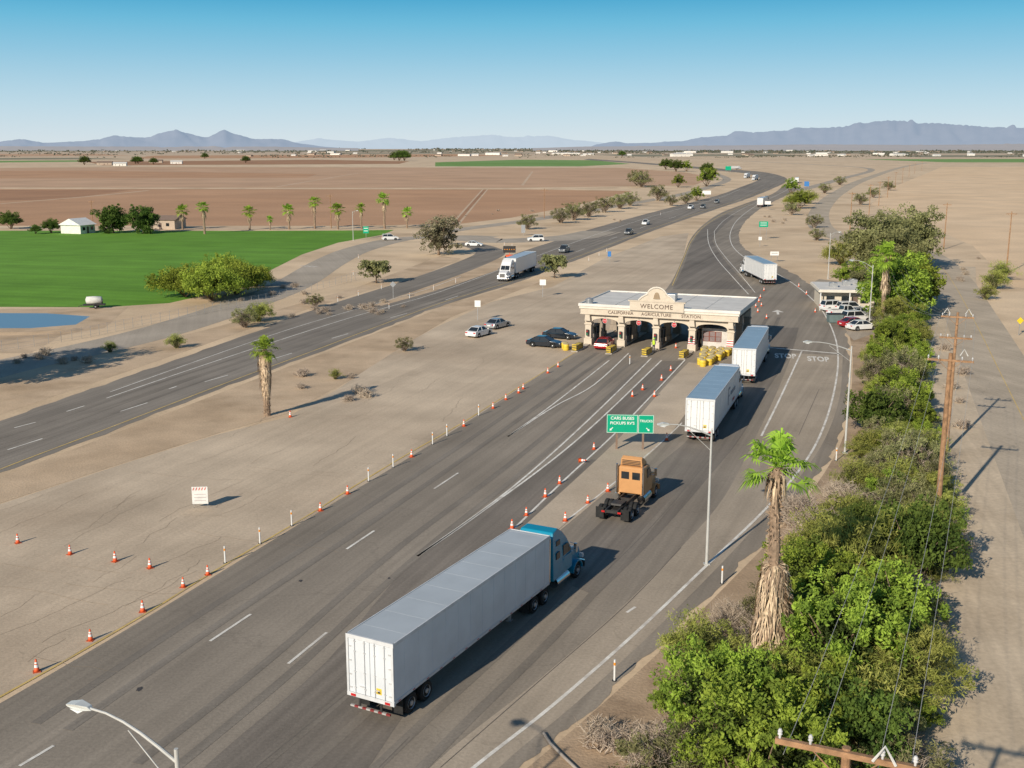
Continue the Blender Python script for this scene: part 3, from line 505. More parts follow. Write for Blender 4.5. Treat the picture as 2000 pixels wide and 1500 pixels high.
# ---- shared small materials ---------------------------------------------------------------------
white=mat('white_paint',(.74,.74,.73),rough=.35,var=.03,scale=1.2); whited=mat('white_aged_panel',(.64,.67,.70),rough=.4,var=.07,scale=.7)
roofg=mat('trailer_roof_skin',(.44,.475,.50),rough=.45,var=.07,scale=.5); steel=mat('galvanised_steel',(.45,.46,.47),rough=.4,metal=.6,var=.1); black=mat('black_rubber',(.02,.02,.02),rough=.85,var=.3,scale=5)
dark=mat('dark_frame',(.035,.033,.032),rough=.6,var=.3,scale=3); glass=mat('dark_glass',(.02,.025,.03),rough=.08,spec=.8,var=.05); chrome=mat('chrome',(.7,.7,.7),rough=.15,metal=1,var=.05)
red=mat('red_lens',(.5,.02,.02),rough=.3); amber=mat('amber_lens',(.8,.3,.03),rough=.3); orange=mat('cone_orange',(.78,.12,.035),rough=.55,var=.12,scale=9)
yellow=mat('barrel_yellow',(.74,.52,.05),rough=.5,var=.14); sgreen=mat('sign_green',(.0,.36,.20),rough=.4,var=.04); swhite=mat('sign_white',(.8,.8,.78),rough=.4,var=.04)
wood=mat('pole_wood',(.32,.185,.10),rough=.85,var=.3,scale=4,bump=.4); galv=mat('lamp_pole_grey',(.48,.48,.46),rough=.5,var=.1); lens=mat('lamp_lens',(.7,.72,.72),rough=.2)
# ---- wheels -------------------------------------------------------------------------------------
def wheel(r,w_,dual=False):
    t=MB(); rr=MB(); offs=[0] if not dual else [-w_*.58,w_*.58]
    for o in offs:
        t.lathe([(r*.6,o-w_*.45),(r*.9,o-w_*.5),(r,o-w_*.36),(r,o+w_*.36),(r*.9,o+w_*.5),(r*.6,o+w_*.45)],24)
    e=offs[-1]+w_*.40
    for s in (1,-1):
        rr.lathe([(r*.58,s*(e-.06)),(r*.57,s*(e+.05)),(r*.5,s*(e-.02)),(r*.28,s*(e-.05)),(r*.24,s*(e+.07)),(.02,s*(e+.09))],20)
    return t.mesh('tyre',black),rr.mesh('rim',steel)
WD=wheel(.51,.27,True); WF=wheel(.51,.29); WC=wheel(.34,.22)
def W(wt,x,y,z): return ('wheel',None,T(x,y,z),[('tyre',wt[0]),('rim',wt[1])])
# ---- trailer ------------------------------------------------------------------------------------
def trailer(pw,proof,Lx=16.15,logo=None):
    z0,z1,hw=1.12,4.08,1.28; P=[]
    b=MB(); b.box(0.06,Lx,-hw,hw,z0+.14,z1-.04,0)
    k=.9
    while k<Lx-.3:
        for s in (1,-1): b.box(k,k+.05,s*hw-(.0 if s>0 else .014),s*hw+(.014 if s>0 else 0),z0+.17,z1-.16,0)
        k+=1.22
    P.append(('body',b.mesh('trailer_body',pw)))
    r=MB(); r.box(0.02,Lx-.02,-hw+.03,hw-.03,z1-.04,z1+.005,0); k=1.2
    while k<Lx: r.box(k,k+.02,-hw+.06,hw-.06,z1+.005,z1+.009,0); k+=1.83
    P.append(('roof',r.mesh('roof',proof)))
    rl=MB()
    for s in (1,-1):
        rl.box(-.0,Lx,s*hw-.02,s*hw+.03,z1-.14,z1+.03); rl.box(0,Lx,s*hw-.02,s*hw+.03,z0,z0+.15)
    rl.box(Lx-.01,Lx+.04,-hw-.03,hw+.03,z1-.15,z1+.03)
    rl.box(-.04,.07,-hw-.03,hw+.03,z1-.16,z1+.03); rl.box(-.06,.07,-hw-.03,hw+.03,z0-.08,z0+.12)
    for s in (1,-1): rl.box(-.04,.07,s*(hw-.04)-.05,s*(hw-.04)+.07*1,z0+.12,z1-.16)
    P.append(('frame',rl.mesh('frame',mat('trailer_rail',(.60,.61,.62),rough=.4,var=.1))))
    for s in (1,-1):
        d=MB(); d.box(-.025,.055,min(s*.012,s*1.17),max(s*.012,s*1.17),z0+.13,z1-.18); dm=d.mesh('door',pw,bevel=.008)
        rod=MB()
        for yy in (.28,.82):
            rod.cyl((-.06,s*yy,z0+.08),(-.06,s*yy,z1-.14),.016,n=6)
            for zz in (1.5,2.3,3.3,3.8): rod.box(-.075,-.02,s*yy-.05,s*yy+.05,zz,zz+.05)
        for zz in (1.45,2.1,2.8,3.5): rod.box(-.05,-.02,s*1.1-.08,s*1.1+.06,zz,zz+.07)
        rod.box(-.09,-.05,s*.28-.02,s*.55,1.62,1.66)
        P.append(('door',dm,None,[('lock_rod',rod.mesh('lock_rod',mat('rod_steel',(.6,.6,.6),rough=.4,metal=.3)))]))
    st=MB(); st.box(-.033,-.027,-.62,-.33,1.45,1.75,0); st.add([(-.036,-.575,1.5),(-.036,-.375,1.5),(-.036,-.475,1.7)],[(0,1,2)],1); P.append(('sticker',st.mesh('sticker',[yellow,dark])))
    bp=MB()
    for i in range(10): bp.box(-.12,-.02,-1.1+.22*i,-.88+.22*i,.55,.63,i%2)
    for s in (1,-1): bp.box(-.08,-.03,s*.6-.05,s*.6+.05,.63,z0-.08,2)
    P.append(('bumper',bp.mesh('bumper',[mat('reflect_red',(.25,.04,.04),rough=.5),mat('reflect_white',(.42,.40,.38),rough=.5),dark])))
    for s in (1,-1):
        l=MB(); l.box(-.075,-.06,s*.95-.14,s*.95+.14,z0-.06,z0+.06); P.append(('tail_light',l.mesh('tail_light',red)))
        mf=MB(); mf.box(.75,.78,s*.93-.3,s*.93+.3,.25,1.0); P.append(('mud_flap',mf.mesh('mud_flap',black)))
    u=MB(); u.box(.8,4.6,-.55,.55,.78,1.08); 
    for yy in (-.45,.45): u.box(.3,Lx-.4,yy-.05,yy+.05,1.0,1.12)
    k=.5
    while k<Lx: u.box(k,k+.08,-1.2,1.2,1.02,1.12); k+=.9
    for xx in (1.5,2.85): u.cyl((xx,-1.,.51),(xx,1.,.51),.07,n=8)
    P.append(('chassis',u.mesh('chassis',dark)))
    lg=MB()
    for s in (1,-1): lg.box(Lx-4.0,Lx-3.85,s*.75-.07,s*.75+.07,.35,1.05); lg.box(Lx-4.1,Lx-3.75,s*.75-.13,s*.75+.13,.3,.35)
    P.append(('landing_gear',lg.mesh('landing_gear',steel)))
    for xx in (1.5,2.85):
        for s in (1,-1): P.append(W(WD,xx,s*.93,.51))
    rs=MB(); k=.3
    while k<Lx-.6:
        for s in (1,-1): rs.box(k,k+.2,s*hw+(.03 if s>0 else -.036),s*hw+(.036 if s>0 else -.03),z0+.04,z0+.08)
        k+=1.22
    P.append(('reflector',rs.mesh('reflector',red)))
    if logo: P.append(logo)
    return P
# ---- tractor ------------------------------------------------------------------------------------
def tractor(paint,sleeper=True):
    P=[]; fr=MB()
    for s in (1,-1): fr.box(0,8.0,s*.43-.05,s*.43+.05,.72,.98)
    for xx in (0,1.7,3.1,4.6): fr.box(xx,xx+.12,-.43,.43,.75,.95)
    for xx in (1.0,2.35,7.0): fr.cyl((xx,-1.,.51),(xx,1.,.51),.08,n=8)
    fr.box(.8,2.6,-.3,.3,.45,.75)
    P.append(('chassis',fr.mesh('chassis',dark)))
    fw=MB(); fw.prof([(1.0,1.0,.35),(1.05,1.14,.42),(2.0,1.14,.45),(2.1,1.0,.45)]); P.append(('fifth_wheel',fw.mesh('fifth_wheel',dark,bevel=.02)))
    cb=3.5 if sleeper else 4.3; hw=1.2
    if sleeper: pf=[(cb,.95,hw),(cb,3.55,1.16),(cb+.15,3.95,1.05),(cb+.9,4.0,1.02),(5.1,3.6,.98),(5.75,2.98,1.0),(6.35,2.1,1.1),(6.4,.95,1.1)]
    else: pf=[(cb,.95,1.1),(cb,2.9,1.05),(cb+.12,3.0,1.0),(5.5,3.0,.98),(5.8,2.9,.98),(6.35,2.1,1.04),(6.4,.95,1.08)]
    c=MB(); c.prof(pf); P_sub=[]
    g=MB(); a=Vector((5.79,0,2.92)); b_=Vector((6.33,0,2.13)); nrm=Vector((.82,0,.56))*.02
    for y0,y1 in ((-.9,-.02),(.02,.9)):
        g.add([Vector((a.x,y0*.95,a.z))+nrm,Vector((a.x,y1*.95,a.z))+nrm,Vector((b_.x,y1,b_.z))+nrm,Vector((b_.x,y0,b_.z))+nrm],[(0,1,2,3)])
    P_sub.append(('windshield',g.mesh('windshield',glass)))
    for s in (1,-1):
        wn=MB(); yy=s*(1.11 if sleeper else 1.055); wn.prism([(5.0,2.1),(5.0,2.75),(5.6,2.75),(6.05,2.15)],yy-.03,yy+.03); P_sub.append(('window',wn.mesh('window',glass)))
        dl=MB(); dl.box(4.93,6.2,yy-.025,yy+.025,1.2,2.0); dl.box(4.97,5.12,yy-.05,yy+.05,1.85,1.9); P_sub.append(('door',dl.mesh('door',paint,bevel=.02)))
    if sleeper:
        for s in (1,-1):
            wn=MB(); wn.box(3.95,4.4,s*1.165-.03,s*1.165+.035*1,2.2,2.6); P_sub.append(('window',wn.mesh('window',glass)))
            wn=MB(); wn.box(4.0,4.5,s*1.10-.04,s*1.10+.045,3.0,3.3); P_sub.append(('window',wn.mesh('window',glass)))
    else:
        for s in (1,-1):
            wn=MB(); wn.box(cb-.02,cb+.02,s*.42-.3,s*.42+.3,2.05,2.6); P_sub.append(('window',wn.mesh('window',glass)))
    P.append(('cab',c.mesh('cab',paint,bevel=.09,smooth=False),None,P_sub))
    if not sleeper:
        f=MB(); f.prof([(cb+.15,3.02,.85),(cb+.1,3.55,.8),(cb+.4,3.72,.75),(5.2,3.5,.75),(5.8,3.02,.8)]); P.append(('roof_fairing',f.mesh('roof_fairing',paint,bevel=.05)))
        lv=MB()
        for i in range(4): lv.box(cb+.06,cb+.11,-.7,.7,3.1+.11*i,3.14+.11*i)
        P.append(('louvre',lv.mesh('louvre',dark)))
    h=MB(); h.prof([(6.36,.8,1.0),(6.36,2.08,.92),(7.3,1.92,.86),(7.95,1.7,.8),(8.15,1.4,.78),(8.18,.7,.8)]); P.append(('hood',h.mesh('hood',paint,bevel=.08)))
    for s in (1,-1):
        fe=MB(); pr=[(7.0+.68*math.cos(rad(t)),.51+.66*math.sin(rad(t))) for t in range(0,181,20)]; inn=[(7.0+.6*math.cos(rad(t)),.51+.58*math.sin(rad(t))) for t in range(180,-1,-20)]
        fe.prism(pr+inn,s*.78 if s>0 else -1.22,1.22 if s>0 else -.78); P.append(('fender',fe.mesh('fender',paint,bevel=.02)))
        hl=MB(); hl.prof([(7.98,.98,.14),(7.98,1.24,.13),(8.2,1.2,.12),(8.26,.98,.12)],M=T(0,s*.92,0)); P.append(('headlight',hl.mesh('headlight',lens,bevel=.02)))
        ft=MB(); ft.cyl((4.0,s*.95,.68),(5.7,s*.95,.68),.31,n=18); P.append(('fuel_tank',ft.mesh('fuel_tank',chrome)))
        mi=MB(); mi.box(6.25,6.4,s*1.32-.09,s*1.32+.09,1.95,2.5); mi.tube([(6.2,s*1.05,2.0),(6.32,s*1.25,2.05)],.02,5); mi.tube([(6.1,s*1.05,2.6),(6.32,s*1.25,2.45)],.02,5); P.append(('mirror',mi.mesh('mirror',chrome)))
        ex=MB(); ex.cyl((cb-.17,s*1.0,1.0),(cb-.17,s*1.0,3.7 if sleeper else 3.2),.075,n=10); P.append(('exhaust_stack',ex.mesh('exhaust_stack',chrome)))
        tl=MB(); tl.box(-.06,.0,s*.6-.12,s*.6+.12,.78,.9); P.append(('tail_light',tl.mesh('tail_light',red)))
        mf=MB(); mf.box(.2,.23,s*.93-.3,s*.93+.3,.25,1.05); P.append(('mud_flap',mf.mesh('mud_flap',black)))
    gr=MB(); gr.box(8.17,8.22,-.5,.5,.8,1.55)
    P.append(('grille',gr.mesh('grille',chrome)))
    bu=MB(); bu.prof([(8.15,.32,1.15),(8.15,.75,1.15),(8.4,.72,1.02),(8.42,.35,1.0)]); P.append(('bumper',bu.mesh('bumper',chrome if sleeper else paint,bevel=.03)))
    for xx in (1.0,2.35):
        for s in (1,-1): P.append(W(WD,xx,s*.93,.51))
    for s in (1,-1): P.append(W(WF,7.0,s*1.02,.51))
    return P
blue=mat('teal_blue_paint',(.0,.24,.38),rough=.25,var=.05,coat=.5); tan=mat('tan_orange_paint',(.56,.29,.12),rough=.4,var=.06); wpaint=mat('white_truck_paint',(.75,.75,.75),rough=.3,var=.03,coat=.3)
def lot(h): return 90-h
def rig(rear,h,paint,plab,tlab,pw=whited,pr=roofg,tractor_on=True,logo=None,s=1,grp=None):
    f=Vector((math.sin(rad(h)),math.cos(rad(h)),0))
    place('semi_trailer',trailer(pw,pr,logo=logo),rear,lot(h),s,tlab,'trailer',grp)
    if tractor_on: place('truck_tractor',tractor(paint),rear+f*(16.15-2.75)*s,lot(h),s,plab,'truck',grp and 'tractor units with trailers')
rig(Vector((-6.5,47.0,0)),27.8,blue,'teal blue sleeper truck tractor pulling a white trailer','long white box trailer behind a teal blue truck',pw=whited)
place('truck_tractor',tractor(tan,False),Vector((7.0,74.6,0)),lot(24),1,'tan orange day-cab truck tractor without a trailer','truck')
roofb=mat('trailer_roof_sky_tint',(.28,.39,.49),rough=.4,var=.08,scale=.5)  # reflected sky blue put into the roof base colour
lm=MB(); lm.box(8.5,8.7,-1.318,-1.312,1.7,3.4,0); lm.box(8.7,9.5,-1.318,-1.312,3.2,3.4,0); lm.box(8.7,9.2,-1.318,-1.312,2.5,2.66,0); lm.box(11.6,12.9,-1.318,-1.312,1.5,1.75,1); lm.box(10.2,13.2,-1.318,-1.312,2.4,2.75,0)
logo=('lettering',lm.mesh('lettering',[mat('logo_grey',(.30,.30,.32)),red]))
rig(Vector((16.8,96.3,0)),19,wpaint,'white truck tractor queued at the inspection station','white box trailer with grey markings queued for inspection',pw=white,pr=roofb,logo=logo)
rig(Vector((25.9,121.6,0)),17.6,wpaint,'white truck tractor passing beside the inspection station','white box trailer passing beside the inspection station',pw=white,pr=roofb)
rig(G(1503,557),-1,wpaint,'white truck tractor driving away from the station','white box trailer on the curve beyond the station',pw=white,pr=roofb)
wr=G(1036,528); ft_=G(974,553); rig(wr,hdg(wr,ft_),wpaint,'white truck tractor coming along the highway','white box trailer on the highway',pw=white,pr=mat('trailer_roof_pale',(.4,.48,.56),rough=.4))
for (u,v,h) in [(1484,405,20),(1549,362,10),(1462,347,200),(1556,358,15),(1478,351,200),(1421,331,60)]:
    rig(G(u,v),h,wpaint,'white truck tractor far along the highway','white box trailer far along the highway',pw=white,pr=mat('trailer_roof_pale',(.4,.48,.56)),grp='distant trucks on the highway')
# ---- cars ---------------------------------------------------------------------------------------
def arch(x,r=.41,n=7,z=.34): return [(x+r*math.cos(math.pi*i/(n-1)),z+r*math.sin(math.pi*i/(n-1)) if 0<i<n-1 else .24,.9) for i in range(n)]
def car(paint,kind='sedan'):
    P=[]; hz={'sedan':0,'suv':.18,'pickup':.22}[kind]; wx=1.42 if kind=='sedan' else (1.45 if kind=='suv' else 1.75); e=2.35 if kind!='pickup' else 2.85
    b=MB(); zb=.93+hz; top=[(-e,.3,.8),(-e-.03,.6,.88),(-e+.08,zb-.02,.86),(-e+.6,zb+.04,.86),(-1.0,zb+.03,.9),(1.0,zb,.9),(e-.5,zb-.12,.86),(e-.05,zb-.28,.8),(e,.5,.8),(e-.03,.3,.78)]
    b.prof(top+arch(wx)+arch(-wx)); P.append(('body',b.mesh('body',paint,bevel=.035)))
    if kind=='pickup':
        g=[(-.75,zb,.8),(-.6,zb+.68,.66),(.6,zb+.7,.66),(1.3,zb,.8)]; rf=[(-.62,zb+.68,.68),(-.55,zb+.74,.66),(.5,zb+.76,.66),(.65,zb+.7,.68)]
        bd=MB(); bd.box(-e+.12,-.85,-.72,.72,zb+.035,zb+.05); P.append(('cargo_bed',bd.mesh('cargo_bed',dark)))
        br=MB()
        for s in (1,-1): br.box(-e+.04,-.8,s*.82-.06,s*.82+.06,zb+.02,zb+.2)
        br.box(-e,-e+.1,-.76,.76,zb+.02,zb+.2); P.append(('bed_rail',br.mesh('bed_rail',paint,bevel=.015)))
    elif kind=='suv': g=[(-2.25,zb+.02,.8),(-2.0,zb+.62,.68),(.3,zb+.66,.68),(1.1,zb,.8)]; rf=[(-2.05,zb+.62,.7),(-1.9,zb+.7,.66),(.2,zb+.72,.66),(.38,zb+.65,.7)]
    else: g=[(-1.85,zb+.02,.78),(-1.1,zb+.46,.62),(.2,zb+.49,.62),(1.05,zb,.8)]; rf=[(-1.15,zb+.455,.635),(-1.0,zb+.51,.6),(.1,zb+.54,.6),(.28,zb+.48,.635)]
    w_=MB(); w_.prof(g); P.append(('window',w_.mesh('window',glass,bevel=.03)))
    r=MB(); r.prof(rf); P.append(('roof',r.mesh('roof',paint,bevel=.02)))
    for s in (1,-1):
        h=MB(); h.box(e-.12,e+.012,s*.6-.17,s*.6+.17,zb-.36,zb-.25); P.append(('headlight',h.mesh('headlight',lens,bevel=.02)))
        h=MB(); h.box(-e-.045,-e+.08,s*.65-.17,s*.65+.17,zb-.25,zb-.1); P.append(('tail_light',h.mesh('tail_light',red,bevel=.02)))
        h=MB(); h.box(.78,.95,s*.98-.09,s*.98+.09,zb+.02,zb+.16); P.append(('mirror',h.mesh('mirror',paint,bevel=.03)))
        for (xa,za),(xb,zb_) in (((g[0][0],g[0][1]),(g[1][0],g[1][1])),((g[3][0],g[3][1]),(g[2][0],g[2][1])),(((g[1][0]+g[2][0])/2-.05,zb),((g[1][0]+g[2][0])/2,g[1][1]))):
            h=MB(); h.tube([(xa,s*.80,za),(xb,s*(g[1][2]+.01),zb_)],.04,5); P.append(('pillar',h.mesh('pillar',paint)))
        for xx in (wx,-wx): P.append(W(WC,xx,s*.79,.34))
    pl=MB(); pl.box(-e-.05,-e-.03,-.26,.26,.55,.68); P.append(('licence_plate',pl.mesh('licence_plate',swhite)))
    return P
cw=mat('white_car_paint',(.75,.75,.74),rough=.25,coat=.5,var=.02); ck=mat('black_car_paint',(.015,.02,.028),rough=.15,coat=.8,var=.05); cr=mat('red_car_paint',(.35,.015,.02),rough=.2,coat=.7,var=.05); csv=mat('silver_car_paint',(.42,.44,.46),rough=.25,metal=.4,coat=.5,var=.04); cg=mat('grey_car_paint',(.10,.11,.12),rough=.25,coat=.5,var=.04)
KW,KK,KR,KS=car(cw),car(ck),car(cr),car(csv); PW=car(cw,'pickup'); PG=car(cg,'pickup'); SW=car(cw,'suv'); SG=car(cg,'suv')
place('parked_car',KW,G(936,656),lot(30),1,'white sedan parked on the dusty apron','car'); place('parked_car',KS,G(972,640),lot(32),1,'silver sedan parked on the dusty apron','car')
place('parked_car',KK,G(1064,677),lot(112),1,'black sedan parked by the station entrance','car','black cars by the station'); place('parked_car',KK,G(1094,661),lot(112),1,'black sedan parked behind another black car','car','black cars by the station')
place('car',KR,G(1181,679),lot(19),1,'dark red sedan entering the first inspection bay','car')
for k,(t,u,v,h,lb) in enumerate([(PG,1102,493,196,'dark pickup on the highway'),(PG,1228,458,198,'dark pickup on the highway'),(PW,1261,439,198,'white pickup on the highway'),(PW,1349,408,200,'white pickup on the highway'),(SG,1373,407,200,'grey car on the highway'),(SG,1400,397,202,'grey car on the highway'),(SW,762,469,75,'white car on the side road'),(KW,926,481,100,'white car turning onto the ramp'),(SW,1046,471,265,'white car on the connector road'),(KK,1497,388,20,'dark car beyond the station'),(KK,1479,347,200,'dark car far along the highway'),(SG,1545,357,20,'dark car far along the highway')]):
    place('car',t,G(u,v),lot(h),1,lb,'car','cars on the highway')
# ---- inspection station -------------------------------------------------------------------------
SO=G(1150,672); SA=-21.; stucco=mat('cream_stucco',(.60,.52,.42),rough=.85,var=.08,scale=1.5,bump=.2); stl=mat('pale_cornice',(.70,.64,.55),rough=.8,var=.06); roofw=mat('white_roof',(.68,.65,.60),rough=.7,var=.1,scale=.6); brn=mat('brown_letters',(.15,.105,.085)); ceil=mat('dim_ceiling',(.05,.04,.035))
CX=[0,4.6,9.3,14.1,19.1]; P=[]
def archwall(mb,y0,y1,zs,zt,m=0):
    for a,b in zip(CX,CX[1:]):
        xa,xb=a+.45,b-.45; n=12; cx=(xa+xb)/2; rx=(xb-xa)/2; cur=[(xa,zs)]+[(cx-rx*math.cos(math.pi*i/n)*.97,zs+.62*math.sin(math.pi*i/n)**.8) for i in range(1,n)]+[(xb,zs)]
        vs=[];fs=[]
        for (x,z) in cur: vs+=[(x,y0,z),(x,y0,zt),(x,y1,z),(x,y1,zt)]
        for i in range(n): q=i*4; fs+=[(q,q+4,q+5,q+1),(q+2,q+3,q+7,q+6),(q,q+2,q+6,q+4)]
        mb.add(vs,fs,m)
    for x in CX: mb.box(x-.45,x+.45,y0,y1,zs,zt,m)
for y0 in (-.3,12.2): w_=MB(); archwall(w_,y0,y0+.6,3.05,4.2); P.append(('wall',w_.mesh('wall',stucco)))
fz=MB(); fz.box(-.95,20.05,-.9,.36,4.2,4.98); fz.box(-1.0,20.1,-.97,-.9,4.2,4.27); P.append(('frieze',fz.mesh('frieze',stucco)))
rf=MB(); rf.box(-1.1,20.2,-1.05,13.6,4.98,5.3,0); rf.box(-1.2,20.3,-1.15,13.7,5.3,5.5,1)
rf.box(-1.2,20.3,-1.12,-.95,5.5,5.66,1); rf.box(-1.2,20.3,13.5,13.65,5.5,5.66,1); rf.box(-1.18,-1.0,-.95,13.5,5.5,5.66,1); rf.box(20.1,20.28,-.95,13.5,5.5,5.66,1)
for x in (3.5,7.0,11.8,15.5): rf.box(x,x+.06,-.95,13.5,5.5,5.54,1)
vn=[]
for (x,y,r_,h_) in [(1.5,5,.45,.6),(3.2,8,.3,.5),(12.8,9,.4,.6),(14,4,.35,.5),(17,9,.6,.45)]: v_=MB(); v_.lathe([(r_*.8,5.51),(r_*.8,5.51+h_),(r_,5.51+h_),(r_,5.6+h_),(.05,5.75+h_)],14,axis='z'); vn.append(('vent',v_.mesh('vent',steel)))
v_=MB(); v_.box(8.8,10.2,6.5,8.0,5.51,6.4); vn.append(('air_conditioner',v_.mesh('air_conditioner',steel,bevel=.03)))
P.append(('roof',rf.mesh('roof',[stl,roofw]),None,vn))
cl=MB(); cl.box(-.4,19.5,.36,12.2,4.05,4.94); P.append(('ceiling',cl.mesh('ceiling',ceil)))  # deep canopy shade put into the ceiling's dark colour
for yy in (0,6.2,12.5):
    for x in CX:
        c=MB(); c.box(x-.42,x+.42,yy-.45,yy+.45,.9,3.05 if yy!=6.2 else 4.05); c.box(x-.55,x+.55,yy-.58,yy+.58,0,.9); c.box(x-.52,x+.52,yy-.55,yy+.55,2.75,2.95)
        if yy==0: c.prism([(x-.4,3.3),(x+.4,3.3),(x+.3,4.15),(x-.3,4.15)],-.85,-.31)
        P.append(('column',c.mesh('column',stucco if yy==0 else mat('shaded_stucco',(.30,.25,.20)),bevel=.03)))  # inner and rear columns carry bay shade as a darker stucco copy
pp=MB(); pp.box(5.9,13.1,-1.28,-.86,5.1,6.3); pp.box(5.7,13.3,-1.34,-.8,6.3,6.45)
cxm=9.5
pp.prism([(7.2,6.45),(7.5,6.85),(cxm-1.2,7.25)]+[(cxm+1.2*math.cos(rad(t)),7.0+1.1*math.sin(rad(t))) for t in range(150,29,-15)]+[(cxm+1.2,7.25),(11.5,6.85),(11.8,6.45)],-1.26,-.9)
mo=MB(); mo.tube([(7.1,-1.28,6.5),(7.5,-1.28,6.9),(8.0,-1.28,7.2)]+[(cxm+1.32*math.cos(rad(t)),-1.28,7.0+1.25*math.sin(rad(t))) for t in range(165,14,-12)]+[(11.0,-1.28,7.2),(11.5,-1.28,6.9),(11.9,-1.28,6.5)],.11,6)
bl=MB(); bl.lathe([(.5,0),(.42,.1),(.34,.5),(.22,.75),(.05,.85)],14,axis='z',M=T(cxm,-1.28,6.75)@Matrix.Diagonal((1,.2,1,1)))
P.append(('parapet',pp.mesh('parapet',stucco,bevel=.02),None,[('moulding',mo.mesh('moulding',stl)),('emblem',bl.mesh('emblem',mat('bronze_bell',(.30,.22,.14))))]))
P.append(('lettering',textmesh('WELCOME',.82,brn,.03,sp_=1.15,bold=.0),T(9.5,-1.32,5.72)@Rx(90)))
for t,x in (('CALIFORNIA',4.6),('AGRICULTURE',9.4),('STATION',14.0)): P.append(('lettering',textmesh(t,.58,brn,.02,sp_=1.06,bold=.004),T(x,-.93,4.62)@Rx(90)))
place('inspection_station',P,SO,SA,1,'cream stucco inspection station canopy with arched bays','building')
def S2W(x,y,z=0): return (T(*SO)@Rz(SA))@Vector((x,y,z))
ob=MB(); ob.box(14.9,18.3,2.2,9,0,2.75); ow=[('wall',ob.mesh('wall',mat('cabin_white',(.60,.56,.52),rough=.7)))]
for i in (0,1,2):
    wi=MB(); wi.box(15.15+i*.8,15.8+i*.8,2.16,2.2,1.05,2.3)
    f_=MB(); f_.box(15.08+i*.8,15.15+i*.8,2.13,2.19,1.0,2.35); f_.box(15.8+i*.8,15.87+i*.8,2.13,2.19,1.0,2.35); f_.box(15.15+i*.8,15.8+i*.8,2.13,2.19,2.3,2.35); f_.box(15.15+i*.8,15.8+i*.8,2.13,2.19,1.0,1.05); f_.box(15.15+i*.8,15.8+i*.8,2.13,2.159,1.64,1.7)
    ow.append(('window',wi.mesh('window',mat('pale_window',(.25,.2,.2),rough=.2)),None,[('window_frame',f_.mesh('window_frame',mat('red_brown_frame',(.22,.07,.05))))]))
place('site_office',ow,SO,SA,1,'white cabin with brown-framed windows under the last bay','building')
isl=MB(); isl.prof([(-6.5,0,.45),(-6.2,.15,.4),(12.8,.15,.4),(13,0,.45)]); im=isl.mesh('island',mat('kerb_concrete',(.5,.44,.36),var=.1),bevel=.02)
at=MB(); at.box(0,2.6,-.36,.36,.16,.85,0)
for i in range(6): at.prism([(.1+.42*i,.2),(.3+.42*i,.2),(.5+.42*i,.84),(.3+.42*i,.84)],-.365,.365,1)
for i in range(4): at.box(.1+.6*i,.45+.6*i,-.3,.3,.85,.86,1)
atm=at.mesh('attenuator',[mat('attenuator_grey',(.06,.06,.06)),yellow])
bk=MB(); bk.box(-.7,.7,-.35,.35,.15,1.05,0); bk.box(-.75,.75,-.4,.4,2.2,2.35,0)
for x in (-.68,.68):
    for y in (-.33,.33): bk.box(x-.04,x+.04,y-.04,y+.04,1.05,2.2,0)
bg_=MB(); bg_.box(-.64,.64,-.29,.29,1.05,2.2)
bkm=[('wall',bk.mesh('wall',mat('booth_grey',(.16,.14,.125)))),('window',bg_.mesh('window',glass))]
for x in (0,4.6,9.3,14.1):
    place('traffic_island',im,S2W(x,0),SA+90,1,'raised concrete lane island between inspection bays','kerb','lane islands at the station')
    place('toll_booth',bkm,S2W(x,3.1),SA+90,1,'small glazed inspector booth on lane island','booth','inspector booths')
    place('crash_cushion',[('body',atm)],S2W(x,-6.3),SA+90,1,'low black and yellow striped crash cushion','barrier','crash cushions at the lane islands')
    dl=MB(); dl.box(-.3,.3,-.03,.03,.25,1.0,0)
    for i in range(3): dl.add([(-.3,-.034,.3+.22*i),(.3,-.034,.42+.22*i),(.3,-.034,.53+.22*i),(-.3,-.034,.41+.22*i)],[(0,1,2,3)],1)
    place('warning_panel',dl.mesh('panel',[yellow,dark]),S2W(x,-6.45),SA,1,'yellow and black striped object marker panel','sign','object markers at the lane islands')
for x in (2.3,6.95,11.7):
    g_=MB(); g_.box(x-1.5,x+1.5,5.9,6.0,3.2,3.9); place('overhead_beam',g_.mesh('beam',dark),SO,SA,1,'dark overhead clearance beam inside a bay','beam','clearance beams in the bays')
oc=MB(); oc.lathe([(.38,-.02),(.38,.02)],8,0,M=Ry(22.5)); oc2=MB(); oc2.lathe([(.42,-.015),(.42,.015)],8,M=Ry(22.5))
ssm=oc.mesh('panel',mat('stop_red',(.50,.02,.03),rough=.4)); ssb=oc2.mesh('border',swhite); stx=textmesh('STOP',.25,swhite,.005)
rd=MB(); rd.cyl((0,0,.3),(0,0,.95),.02,n=6); rdm=rd.mesh('hanger',steel)
for x in (2.3,6.95,11.7):
    place('stop_sign',[('panel',ssm),('border',ssb,T(0,.012,0)),('lettering',stx,T(0,-.035,0)@Rx(90)),('hanger',rdm)],S2W(x,-.4,3.35),SA,.8,'red octagonal stop sign hanging in a bay','sign','stop signs over the bays')
tl=MB(); tl.box(-.15,.15,-.12,.12,0,.8,0); tl.lathe([(.1,-.16),(.1,-.1)],10,1,M=T(0,0,.6)); tl.lathe([(.1,-.16),(.1,-.1)],10,2,M=T(0,0,.2))
tlm=tl.mesh('signal',[dark,red,mat('green_lens',(.02,.25,.1))])
for x in (.7,5.3,10,14.8): place('traffic_light',tlm,S2W(x-.7,-.75,1.3),SA,1,'small signal head on a station column','traffic light','signal heads on the columns')
